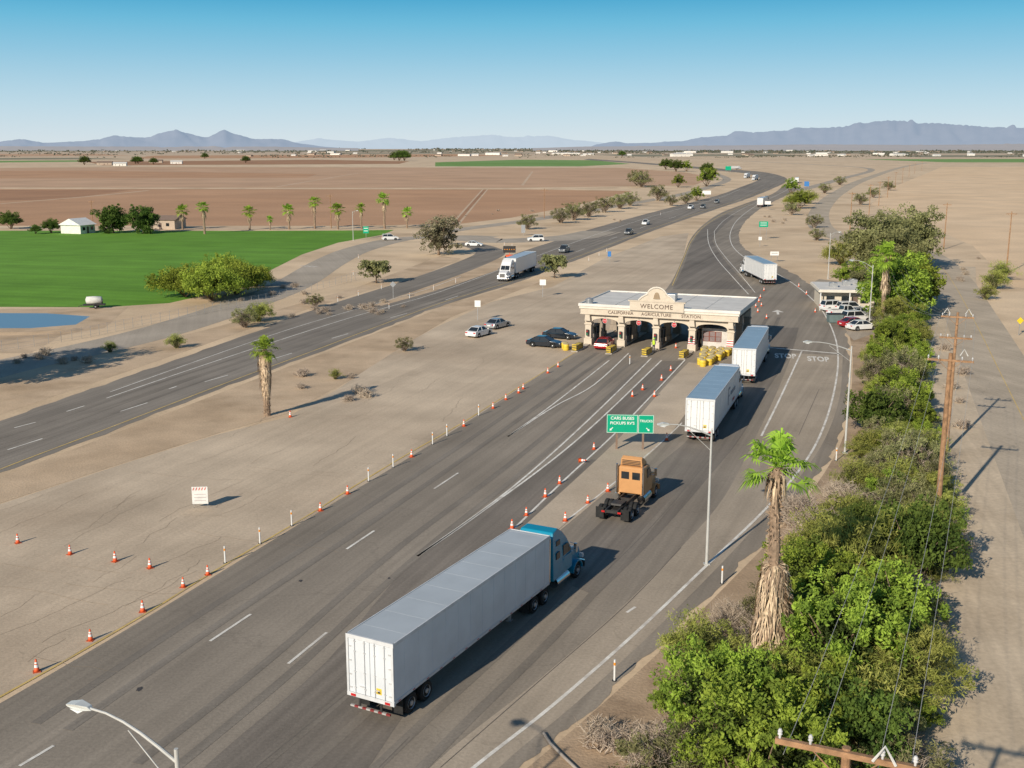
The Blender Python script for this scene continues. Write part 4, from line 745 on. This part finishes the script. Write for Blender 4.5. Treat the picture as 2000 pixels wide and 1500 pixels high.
for x in (13.6,18.6):
    rb=MB(); rb.box(-.42,.42,-.05,.0,0,.9,0)
    for i in range(3): rb.box(-.42,.42,-.056,-.05,.08+.3*i,.2+.3*i,1)
    place('marker_panel',rb.mesh('panel',[swhite,red]),S2W(x+.5,-.6,.9),SA,1,'red and white striped panel on a column','sign','striped panels on columns')
br=MB(); br.lathe([(.40,0),(.42,.05),(.45,.45),(.43,.5),(.46,.55),(.46,.95)],16,0,axis='z'); bl2=MB(); bl2.lathe([(.5,.95),(.5,1.0),(.4,1.06),(.05,1.08)],16,axis='z')
BR=[('body',br.mesh('barrel',yellow,smooth=True)),('lid',bl2.mesh('lid',mat('barrel_lid',(.46,.38,.20),var=.15)))]
fd=Vector((math.cos(rad(SA)),math.sin(rad(SA)),0)); bp_=[]
for i,n_ in enumerate([1,2,2,2,3,3,3,4,4]):
    c=G(1372,716).lerp(G(1400,691),i/8)
    for k in range(n_): bp_.append(c+fd*((k-(n_-1)/2)*1.0)+Vector((R.uniform(-.08,.08),R.uniform(-.08,.08),0)))
for p in bp_+[S2W(-1.4,-5.6),S2W(-1.9,-4.7)]: place('sand_barrel',BR,p,R.uniform(0,90),.88,'yellow sand-filled crash barrel by the station','barrel','yellow crash barrels')
# ---- person -------------------------------------------------------------------------------------
def person(loc,rz):
    J={'p':(0,0,.95),'c':(0,.0,1.32),'n':(0,0,1.48),'h':(0,.02,1.6),'t':(0,.02,1.70),'sl':(.19,0,1.40),'el':(.25,.03,1.13),'wl':(.22,.18,.95),'fl':(.2,.26,.92),'sr':(-.19,0,1.40),'er':(-.27,-.02,1.12),'wr':(-.26,.12,.9),'fr':(-.25,.19,.86),'hl':(.1,0,.9),'kl':(.12,.05,.5),'al':(.12,-.03,.1),'ol':(.12,.14,.05),'hr':(-.1,0,.9),'kr':(-.12,.0,.5),'ar':(-.13,-.06,.1),'or':(-.13,.11,.05)}
    rs={'p':.15,'c':.16,'n':.06,'h':.1,'t':.075,'sl':.075,'el':.05,'wl':.033,'fl':.03,'sr':.075,'er':.05,'wr':.033,'fr':.03,'hl':.1,'kl':.07,'al':.05,'ol':.04,'hr':.1,'kr':.07,'ar':.05,'or':.04}
    E=[('p','c'),('c','n'),('n','h'),('h','t'),('c','sl'),('sl','el'),('el','wl'),('wl','fl'),('c','sr'),('sr','er'),('er','wr'),('wr','fr'),('p','hl'),('hl','kl'),('kl','al'),('al','ol'),('p','hr'),('hr','kr'),('kr','ar'),('ar','or')]
    ks=list(J); me=bpy.data.meshes.new('person'); me.from_pydata([J[k] for k in ks],[(ks.index(a),ks.index(b)) for a,b in E],[])
    o=bpy.data.objects.new('person',me); COL.objects.link(o); o['label']='inspector in yellow-green safety vest standing in a bay'; o['category']='person'
    bpy.context.view_layer.objects.active=o
    md=o.modifiers.new('skin','SKIN')
    if not me.skin_vertices:
        o.select_set(True); bpy.ops.object.mode_set(mode='EDIT'); bpy.ops.object.mode_set(mode='OBJECT')
    if me.skin_vertices:
        for i,k in enumerate(ks): me.skin_vertices[0].data[i].radius=(rs[k],rs[k]*(.75 if k in 'pc' else 1))
        me.skin_vertices[0].data[0].use_root=True
    o.modifiers.new('s','SUBSURF').levels=1
    me.materials.append(mat('dark_uniform',(.05,.06,.07))); o.location=loc; o.rotation_euler=(0,0,rad(rz))
    v=MB(); v.lathe([(.19,.9),(.21,1.0),(.22,1.3),(.2,1.42),(.1,1.5)],14,axis='z',M=Matrix.Diagonal((1,.8,1,1))); ve=bpy.data.objects.new('safety_vest',v.mesh('safety_vest',mat('hi_vis',(.55,.8,.05)),smooth=True)); COL.objects.link(ve); ve.parent=o
    f=MB(); f.lathe([(.06,1.5),(.09,1.56),(.1,1.64),(.085,1.71)],12,axis='z',M=T(0,.025,0)); f.tube([(0,.12,1.62),(0,.15,1.6)],[.015,.018],5); fe=bpy.data.objects.new('face',f.mesh('face',mat('skin',(.45,.28,.2)),smooth=True)); COL.objects.link(fe); fe.parent=o
    h=MB(); h.lathe([(.112,1.67),(.11,1.73),(.06,1.79),(.01,1.8)],12,axis='z',M=T(0,.02,0)); h.box(-.09,.09,.1,.22,1.675,1.69); he=bpy.data.objects.new('cap',h.mesh('cap',mat('hi_vis',(.55,.8,.05)))); COL.objects.link(he); he.parent=o
person(S2W(9.75,-3.2,.15),SA+150)
# ---- small office and lot -----------------------------------------------------------------------
OO=G(1603,604); OA=-8; P=[]
b=MB(); b.box(0,8.4,0,9,0,3.0); P.append(('wall',b.mesh('wall',mat('office_wall',(.60,.53,.43),var=.05))))
b=MB(); b.box(-.7,9.1,-1.6,9.8,3.0,3.35); b.box(-.5,8.9,-1.4,9.6,3.35,3.42,1); vs_=[]
for x,y in ((1.5,2),(4,5),(6.5,2.5),(5.5,7.5)): vv=MB(); vv.box(x,x+1.3,y,y+1.1,3.42,4.1); vv.cyl((x+.65,y+.55,4.1),(x+.65,y+.55,4.2),.4,n=12); vs_.append(('air_conditioner',vv.mesh('air_conditioner',steel)))
P.append(('roof',b.mesh('roof',[stl,roofw]),None,vs_))
for x in (.8,3.2,6.2):
    b=MB(); b.box(x,x+1.3,-.04,0.0,1.1,2.2); P.append(('window',b.mesh('window',glass)))
b=MB(); b.box(4.9,5.8,-.04,0,.05,2.15); P.append(('door',b.mesh('door',brn)))
for x in (-.4,4.2,8.6): b=MB(); b.box(x,x+.15,-1.45,-1.3,0,3.0); P.append(('post',b.mesh('post',white)))
place('office_building',P,OO,OA,1,'small flat-roofed cream office with rooftop units','building')
for t,u,v,h,lb in ((SW,1630,607,75,'white car parked by the small office'),(SW,1662,610,78,'white car parked by the small office'),(PW,1650,619,74,'white pickup parked by the small office'),(SW,1672,629,72,'white car parked by the small office'),(KR,1668,638,72,'red car parked among white cars'),(KS,1680,618,72,'silver car parked by the small office'),(KW,1684,644,72,'white sedan parked at the lot edge')): place('parked_car',t,G(u,v),lot(h),1,lb,'car','cars parked at the small office')
d=MB(); d.prof([(-1,0.1,.75),(-1.1,1.3,.8),(1.1,1.3,.8),(1,.1,.75)]); l=MB(); l.box(-1.15,1.15,-.82,.82,1.3,1.38)
place('dumpster',[('body',d.mesh('body',mat('dumpster_grey',(.13,.18,.18)))),('lid',l.mesh('lid',dark))],G(1630,630),0,1,'grey-green steel dumpster beside parked cars','dumpster')
# ---- cones and delineators ----------------------------------------------------------------------
c=MB(); c.lathe([(.15,.04),(.115,.25),(.115,.25),(.09,.38),(.04,.72),(.02,.72)],14,0,axis='z'); c2=MB(); c2.box(-.2,.2,-.2,.2,0,.04); c3=MB(); c3.lathe([(.117,.27),(.09,.42)],14,axis='z'); c3.lathe([(.08,.48),(.065,.57)],14,axis='z')
CO=[('cone',c.mesh('cone',orange,smooth=True)),('base',c2.mesh('base',mat('cone_base',(.45,.1,.04)))),('band',c3.mesh('band',swhite))]
for u,v in [(72,1312),(177,1251),(279,1195),(358,1147),(406,1123),(626,998),(679,965),(804,893),(906,833),(963,798),(988,781),(1013,768),(1022,760),(1070,729),(1090,717),(35,1061),(137,1083),(225,1097),(293,1110),(567,815),(1000,1033),(1028,1007),(1065,971),(1093,945),(1160,878),(1187,960),(1148,983),(1104,1018),(1235,775),(1278,775),(1255,762),(1292,743),(1302,860),(1310,724),(1320,680),(1485,582),(1482,590),(1487,598),(1480,610),(1492,568),(1497,622),(1476,600),(1385,700),(1560,560),(1575,575),(1592,610)]:
    place('traffic_cone',CO,G(u,v),R.uniform(0,90),R.uniform(.9,1.0),'orange traffic cone with white bands on pavement','cone','traffic cones along the lanes')
o=place('traffic_cone',CO,G(1132,903)+Vector((0,0,.18)),40,1.0,'orange traffic cone lying on its side','cone','traffic cones along the lanes'); o.rotation_euler=(rad(80),0,rad(50))
p=MB(); p.cyl((0,0,0),(0,0,1.15),.05,n=8); p2=MB(); p2.cyl((0,0,.85),(0,0,1.0),.055,n=8); p3=MB(); p3.lathe([(.14,0),(.12,.04)],10,axis='z')
DE=[('post',p.mesh('post',white)),('reflector',p2.mesh('reflector',amber)),('base',p3.mesh('base',dark))]
for u,v in [(440,1100),(508,1062),(570,1027),(720,940),(768,913),(845,868),(873,852),(935,812),(1200,1330),(1410,1140),(1633,900),(1230,712)]: place('delineator_post',DE,G(u,v),0,1,'white flexible delineator post on pavement edge','post','delineator posts')
for u,v in [(660,590),(700,578),(745,565),(800,583),(847,567),(890,553),(760,604),(1150,510),(1170,500),(1185,493),(1290,420),(985,480),(1000,482),(700,505),(690,538)]: place('delineator_post',DE,G(u,v),0,.9,'white delineator post along the highway edge','post','delineator posts')
# ---- signs --------------------------------------------------------------------------------------
a_=G(1202,873); b_=G(1258,883); P=[]
b=MB(); b.box(-2.05,.66,-.03,.03,1.5,3.15); b.box(.70,2.05,-.03,.03,1.5,3.15); P.append(('panel',b.mesh('panel',sgreen)))
b=MB()
for x0,x1 in ((-2.03,.64),(.72,2.03)):
    b.box(x0,x1,-.036,-.030,3.10,3.13); b.box(x0,x1,-.036,-.030,1.52,1.55); b.box(x0,x0+.03,-.036,-.030,1.55,3.10); b.box(x1-.03,x1,-.036,-.030,1.55,3.10)
P.append(('border',b.mesh('border',swhite)))
for t,x,z,sz in (('CARS BUSES',-.69,2.82,.38),("PICKUPS RV'S",-.69,2.38,.36),('TRUCKS',1.38,2.6,.30)): P.append(('lettering',textmesh(t,sz,swhite,.004,bold=.004),T(x,-.038,z)@Rx(90)))
for x,r in ((-1.65,45),(1.55,-45)):
    m_=MB(); m_.add([(-.035,0,.2),(.035,0,.2),(.035,0,-.03),(.12,0,-.03),(0,0,-.2),(-.12,0,-.03),(-.035,0,-.03)],[tuple(range(7))]); P.append(('arrow',m_.mesh('arrow',swhite),T(x,-.04,1.85)@Ry(r)))
for x in (-1.15,1.15):
    b=MB(); b.box(x-.09,x+.09,.035,.2,0,3.0); P.append(('post',b.mesh('post',mat('sign_post_brown',(.22,.15,.11)))))
place('lane_sign',P,(a_+b_)/2,-4,1,'green lane sign for cars and trucks on two posts','sign')
def small_sign(u,v,w_,h_,ht,m,lab,rz=0,posts=1,lines=0,bar=dark,diamond=False):
    P=[]; b=MB()
    if diamond: b.prism([(-w_/2,ht),(0,ht-w_/2),(w_/2,ht),(0,ht+w_/2)],-.02,.02)
    else: b.box(-w_/2,w_/2,-.02,.02,ht-h_/2,ht+h_/2)
    P.append(('panel',b.mesh('panel',m)))
    if lines:
        b=MB()
        for i in range(lines):
            z=ht+h_/2-(i+.7)*h_/(lines+.6); b.box(-w_*.36,w_*.36,-.026,-.02,z-h_*.045,z+h_*.045)
        P.append(('lettering',b.mesh('lettering',bar)))
    for k in range(posts):
        x=0 if posts==1 else (-w_*.35+k*w_*.7); b=MB(); b.box(x-.04,x+.04,.022,.1,0,ht+h_*.3); P.append(('post',b.mesh('post',steel)))
    place('road_sign',P,G(u,v),rz,1,lab,'sign')
small_sign(933,626,.9,1.0,2.6,swhite,'square white sign on a post, apron',-5); small_sign(1060,580,1.1,1.0,2.6,swhite,'square white sign on a steel post',-5)
small_sign(768,583,1.1,1.1,2.5,steel,'grey back of a diamond sign',0,diamond=True); small_sign(1512,512,2.0,.9,2.0,swhite,'white board sign beside the curve',0,2,1)
small_sign(1380,385,4.5,2.0,2.4,swhite,'wide white board near the ramp',0,2); small_sign(1490,468,2.6,1.6,4.4,sgreen,'green exit sign over the roadside',0,2,2,swhite); small_sign(1484,482,.9,.9,2.2,swhite,'small white square sign',0)
small_sign(715,465,1.6,2.0,2.4,sgreen,'green roadside sign beside the field',0,1,2,swhite); small_sign(1022,460,1.2,2.4,2.0,steel,'grey back of a ramp sign',0,1)
small_sign(1990,655,1.0,1,2.1,mat('sign_yellow',(.75,.55,.03),rough=.4),'yellow diamond warning sign beside the track',0,diamond=True); small_sign(1190,513,.8,1.2,2.0,mat('sign_blue',(.05,.2,.5)),'small blue sign on the apron',0)
small_sign(1499,410,2.5,1.4,3.0,swhite,'white roadside sign beyond the curve',0,1); small_sign(1575,372,3.0,3.,4.,mat('sign_blue',(.05,.2,.5)),'blue service sign beside the highway',0,2); small_sign(1422,338,6,4,5,sgreen,'distant green highway sign',0,2)
P=[]; b=MB(); b.box(-.55,.55,-.02,.02,.3,1.55,0)
gp=mat('faded_red_print',(.58,.16,.13)); 
for i in range(5): b.add([(-.5+.2*i,-.024,1.3),(-.42+.2*i,-.024,1.3),(-.34+.2*i,-.024,1.5),(-.42+.2*i,-.024,1.5)],[(0,1,2,3)],1)
for i in range(3): b.box(-.40,.40,-.026,-.02,.52+.23*i,.57+.23*i,2)
P.append(('panel',b.mesh('panel',[mat('aged_sign_white',(.72,.71,.68)),gp,mat('faint_print',(.50,.44,.43))])))
b=MB(); b.tube([(-.5,.06,0),(-.5,.06,.8),(-.5,.6,0)],.02,5); b.tube([(.5,.06,0),(.5,.06,.8),(.5,.6,0)],.02,5); P.append(('stand',b.mesh('stand',steel)))
place('road_sign',P,G(392,992),4,1.05,'portable white notice board with red stripes on apron','sign')
P=[]; b=MB(); b.box(-1.5,1.5,-.1,.1,1.4,3.0); P.append(('panel',b.mesh('panel',dark))); b=MB()
for i in range(5): b.lathe([(.12,-.16),(.1,-.1)],10,M=T(-1.1+.55*i,0,2.2))
P.append(('lamp',b.mesh('lamp',amber))); b=MB(); b.box(-.9,.9,-.8,.8,.5,.9); b.box(-.06,.06,-.06,.06,.9,1.6); b.tube([(0,-.7,.5),(0,-2,.4)],.05); P.append(('chassis',b.mesh('chassis',orange)))
for s in (1,-1): P.append(('wheel',None,T(s*.95,0,.34)@Rz(90),[('tyre',WC[0]),('rim',WC[1])]))
place('message_board_trailer',P,G(995,505),0,1,'orange portable message board trailer beside highway','trailer')
P=[]; b=MB(); b.lathe([(.3,-1.3),(.6,-1.15),(.66,0),(.6,1.15),(.3,1.3)],18,M=T(0,0,1.35)@Rz(90)); P.append(('tank',b.mesh('tank',mat('tank_offwhite',(.6,.6,.56)),smooth=True))); b=MB(); b.box(-1.7,1.7,-.5,.5,.5,.72); b.box(.9,1.3,-.3,.3,.72,1.6); b.tube([(-1.7,0,.6),(-2.6,0,.35)],.05); P.append(('chassis',b.mesh('chassis',dark)))
for s in (1,-1): P.append(W(WC,.3,s*.8,.34))
place('tank_trailer',P,G(185,602),10,1,'small white water tank trailer near the pond','trailer')
P=MB(); P.tube([G(1062,1432,.08),G(1075,1452,.09),G(1100,1477,.08),G(1135,1510,.08),G(1180,1560,.08)],.07,10); place('drain_pipe',P.mesh('drain_pipe',mat('pipe_grey',(.33,.29,.25),var=.2)),(0,0,0),0,1,'grey pipe lying in dirt beside the pavement','pipe')
# ---- street lamps -------------------------------------------------------------------------------
def lamp(base,h0,arm,ah,lab,r=.1):
    P=[]; L_=arm.length; b=MB(); b.tube([(0,0,0),(0,0,h0)],[r,r*.6],12); b.box(-.2,.2,-.2,.2,0,.06); P.append(('pole',b.mesh('pole',galv,smooth=False)))
    d=arm.normalized(); b=MB(); b.tube([Vector((0,0,h0-.15))]+[d*L_*t+Vector((0,0,h0-.15+(ah-h0+.15)*math.sin(t*math.pi/2))) for t in (.2,.4,.6,.8,1)],[.05,.05,.045,.04,.035,.035],8)
    b.tube([Vector((0,0,h0-1.1)),d*L_*.55+Vector((0,0,h0-.15+(ah-h0)*.7))],.02,6); P.append(('arm',b.mesh('arm',galv)))
    an=math.degrees(math.atan2(d.y,d.x)); M=T(*(d*L_))@T(0,0,ah)@Rz(an)
    b=MB(); b.prof([(-.1,-.05,.05),(.0,.07,.09),(.35,.12,.17),(.7,.05,.12),(.72,-.02,.08),(.3,-.07,.16)]); l=MB(); l.prof([(.15,-.07,.1),(.3,-.15,.13),(.6,-.08,.09)])
    P.append(('lamp_head',b.mesh('lamp_head',mat('lamp_head_grey',(.6,.62,.6),rough=.4),bevel=.02),M,[('lens',l.mesh('lens',lens))]))
    pc=MB(); pc.cyl((0,0,h0),(0,0,h0+.25),.06,n=10); P.append(('cap',pc.mesh('cap',galv)))
    place('street_lamp',P,base,0,1,lab,'street lamp')
lamp(Vector((-9.0,27.0,0)),10.0,Vector((-2.6,.9,0)),10.95,'curved-arm street lamp, grey pole, beside the road')
lamp(G(1380,1102),8.6,Vector((-2.75,-.4,0)),9.3,'curved-arm street lamp, grey pole beside truck lane')
lamp(G(1650,885),9.2,Vector((-3.6,-.5,0)),9.9,'curved-arm street lamp at edge of truck area'); lamp(G(1697,640),9.,Vector((-3.0,-.5,0)),10,'street lamp beside the small office')
lamp(G(690,470),8,Vector((1.5,-2,0)),8.6,'street lamp beside the side road'); lamp(G(1617,545),9,Vector((1.,-2,0)),9.6,'slim street lamp behind the office')
# ---- utility poles and wires --------------------------------------------------------------------
ins=mat('insulator',(.55,.55,.55),rough=.3)
def upole(base,h,ang,arms=((-.5,1.6),),lab='brown wooden utility pole with crossarms',det=True,grp=None,r=.17):
    P=[]; b=MB(); b.tube([(0,0,0),(0,0,h*.5),(0,0,h)],[r,r*.8,r*.6],10); P.append(('pole',b.mesh('pole',wood)))
    for dz,w2 in arms:
        b=MB(); b.box(-w2,w2,-.16,-.04,h+dz-.07,h+dz+.07); b.tube([(-.8,-.1,h+dz-.02),(0,-.18,h+dz-.7),(.8,-.1,h+dz-.02)],.02,5); sub=[]
        if det:
            for x in (-w2+.1,-w2*.5,w2*.5,w2-.1): i_=MB(); i_.lathe([(.03,0),(.03,.08),(.06,.1),(.04,.15),(.06,.17),(.03,.24)],8,axis='z',M=T(x,-.1,h+dz+.07)); sub.append(('insulator',i_.mesh('insulator',ins)))
        P.append(('crossarm',b.mesh('crossarm',wood),None,sub))
    if det:
        for s in ((1,) if len(arms)<2 else (1,-1)): b=MB(); b.tube([(s*.6,-.2,h-.1),(s*.85,-.25,h+.35),(s*1.1,-.2,h-.1)],.035,5); P.append(('bracket',b.mesh('bracket',mat('bracket_white',(.6,.6,.58)))))
    place('utility_pole',P,base,-ang,1,lab,'utility pole',grp)
UP=[Vector((7.7,23.2,0)),Vector((29.9,74.3,0)),Vector((37.9,93.4,0)),Vector((60,176,0))]
upole(UP[0],12.5,23.5,((-.12,1.6),),grp='utility poles along the track'); upole(UP[1],12.3,23.5,((-.5,1.5),),grp='utility poles along the track',r=.22); upole(UP[2],12.3,23.5,((-.4,1.3),(-2.2,1.3)),grp='utility poles along the track',r=.17); upole(UP[3],9.5,23.5,((-.5,1.2),),det=False,grp='utility poles along the track',r=.14)
wm_=mat('wire_grey',(.5,.47,.42),rough=.5)
for x,dz in ((-1.4,-.25),(1.4,-.25),(-.7,-.25),(.7,-.25)):
    for a,b in zip(UP,UP[1:]):
        zb=9.5-12.3 if b is UP[3] else 0
        r_=Rz(-23.5)@Vector((x,-.1,0)); pts=[a.lerp(b,t/12)+r_+Vector((0,0,12.3+dz+zb*t/12-1.1*4*(t/12)*(1-t/12)*((b-a).length/55)**2)) for t in range(13)]
        m_=MB(); m_.tube(pts,.008,4); place('power_line',m_.mesh('wire',wm_),(0,0,0),0,1,'thin power line between wooden poles','wire','power lines')
for (u,v,h) in [(1660,448,12),(1697,420,12),(1716,402,11),(1733,386,11),(1748,370,11),(1762,357,11),(1775,346,11),(1843,487,12),(1965,535,13),(1063,426,11),(182,445,9),(647,446,11),(1800,334,11),(1786,339,11)]:
    upole(G(u,v),h,10,((-.5,1.1),),'distant wooden utility pole',det=False,grp='distant utility poles',r=.16)
# ---- houses -------------------------------------------------------------------------------------
def house(wx,dy,hz,rf,wallm,roofm):
    P=[]; b=MB(); b.box(-wx/2,wx/2,-dy/2,dy/2,0,hz); P.append(('wall',b.mesh('wall',wallm)))
    b=MB(); o=.5; b.add([(-wx/2-o,-dy/2-o,hz+.01),(wx/2+o,-dy/2-o,hz+.01),(wx/2+o,dy/2+o,hz+.01),(-wx/2-o,dy/2+o,hz+.01),(-wx/2-o,0,hz+rf),(wx/2+o,0,hz+rf)],[(0,1,5,4),(2,3,4,5),(0,4,3),(1,2,5),(0,3,2,1)]); P.append(('roof',b.mesh('roof',roofm)))
    for x in (-wx*.35,wx*.2): b=MB(); b.box(x,x+1.1,-dy/2-.04,-dy/2,1,2); P.append(('window',b.mesh('window',glass)))
    b=MB(); b.box(-.45,.45,-dy/2-.04,-dy/2,.02,2.05); P.append(('door',b.mesh('door',brn))); return P
wh=mat('house_white',(.74,.71,.66)); rw=mat('house_roof_white',(.66,.64,.60)); rb_=mat('house_roof_brown',(.24,.17,.13)); wb=mat('house_tan',(.45,.36,.28))
place('house',house(6.5,7.5,2.6,2.0,wh,mat('bright_roof',(.78,.77,.74))),G(153,455),70,1,'small white gabled shed beside dark trees','house'); place('house',house(10,8,3,1.3,wb,rb_),G(325,446),-10,1,'tan house with brown roof by the palms','house')
HS=[house(18,11,3.5,2,wh,rw),house(22,12,3.5,2.2,wb,rb_),house(45,18,6,1.5,wh,rw)]
for k in range(130):
    v=293+R.random()**1.4*13; u=R.choice([R.uniform(600,2100),R.uniform(1000,1900),R.uniform(-100,2000)])
    i=R.choice([0,0,0,1,1,2]); place('house',HS[i],G(u,v),R.uniform(-30,30),R.uniform(.8,1.3),['distant white house on the edge of town','distant tan house on the edge of town','distant long white shed near town'][i],'house','distant town buildings')
for u,v,i in [(205,322,1),(235,324,0),(305,318,1),(345,320,0),(1090,302,2),(1120,302,2)]: place('house',HS[i],G(u,v),10,1.0,'distant farm building among fields','house','distant town buildings')
for u,v,s in [(780,314,12),(790,314,12),(770,313,10),(265,320,7),(270,320,7),(300,321,6),(400,310,8),(1215,306,10),(165,322,8),(480,318,7)]: place('tree',SH[4],G(u,v),0,s/2.2,'dark green tree far out in the fields','tree','field trees')
# ---- fence --------------------------------------------------------------------------------------
f=MB(); pts=spl([(-100,702),(120,668),(260,640),(400,612),(520,590),(620,566),(700,545)],8)
for a,b in zip(pts,pts[1:]):
    n_=max(1,int((b-a).length/3))
    for k in range(n_): q=a.lerp(b,k/n_); f.cyl((q.x,q.y,0),(q.x,q.y,1.5),.025,n=5)
    for z in (.3,.8,1.3,1.48): f.tube([a+Vector((0,0,z)),b+Vector((0,0,z))],.01,3)
place('fence',f.mesh('fence',steel,fix=False),(0,0,0),0,1,'low wire fence along the side road','fence')
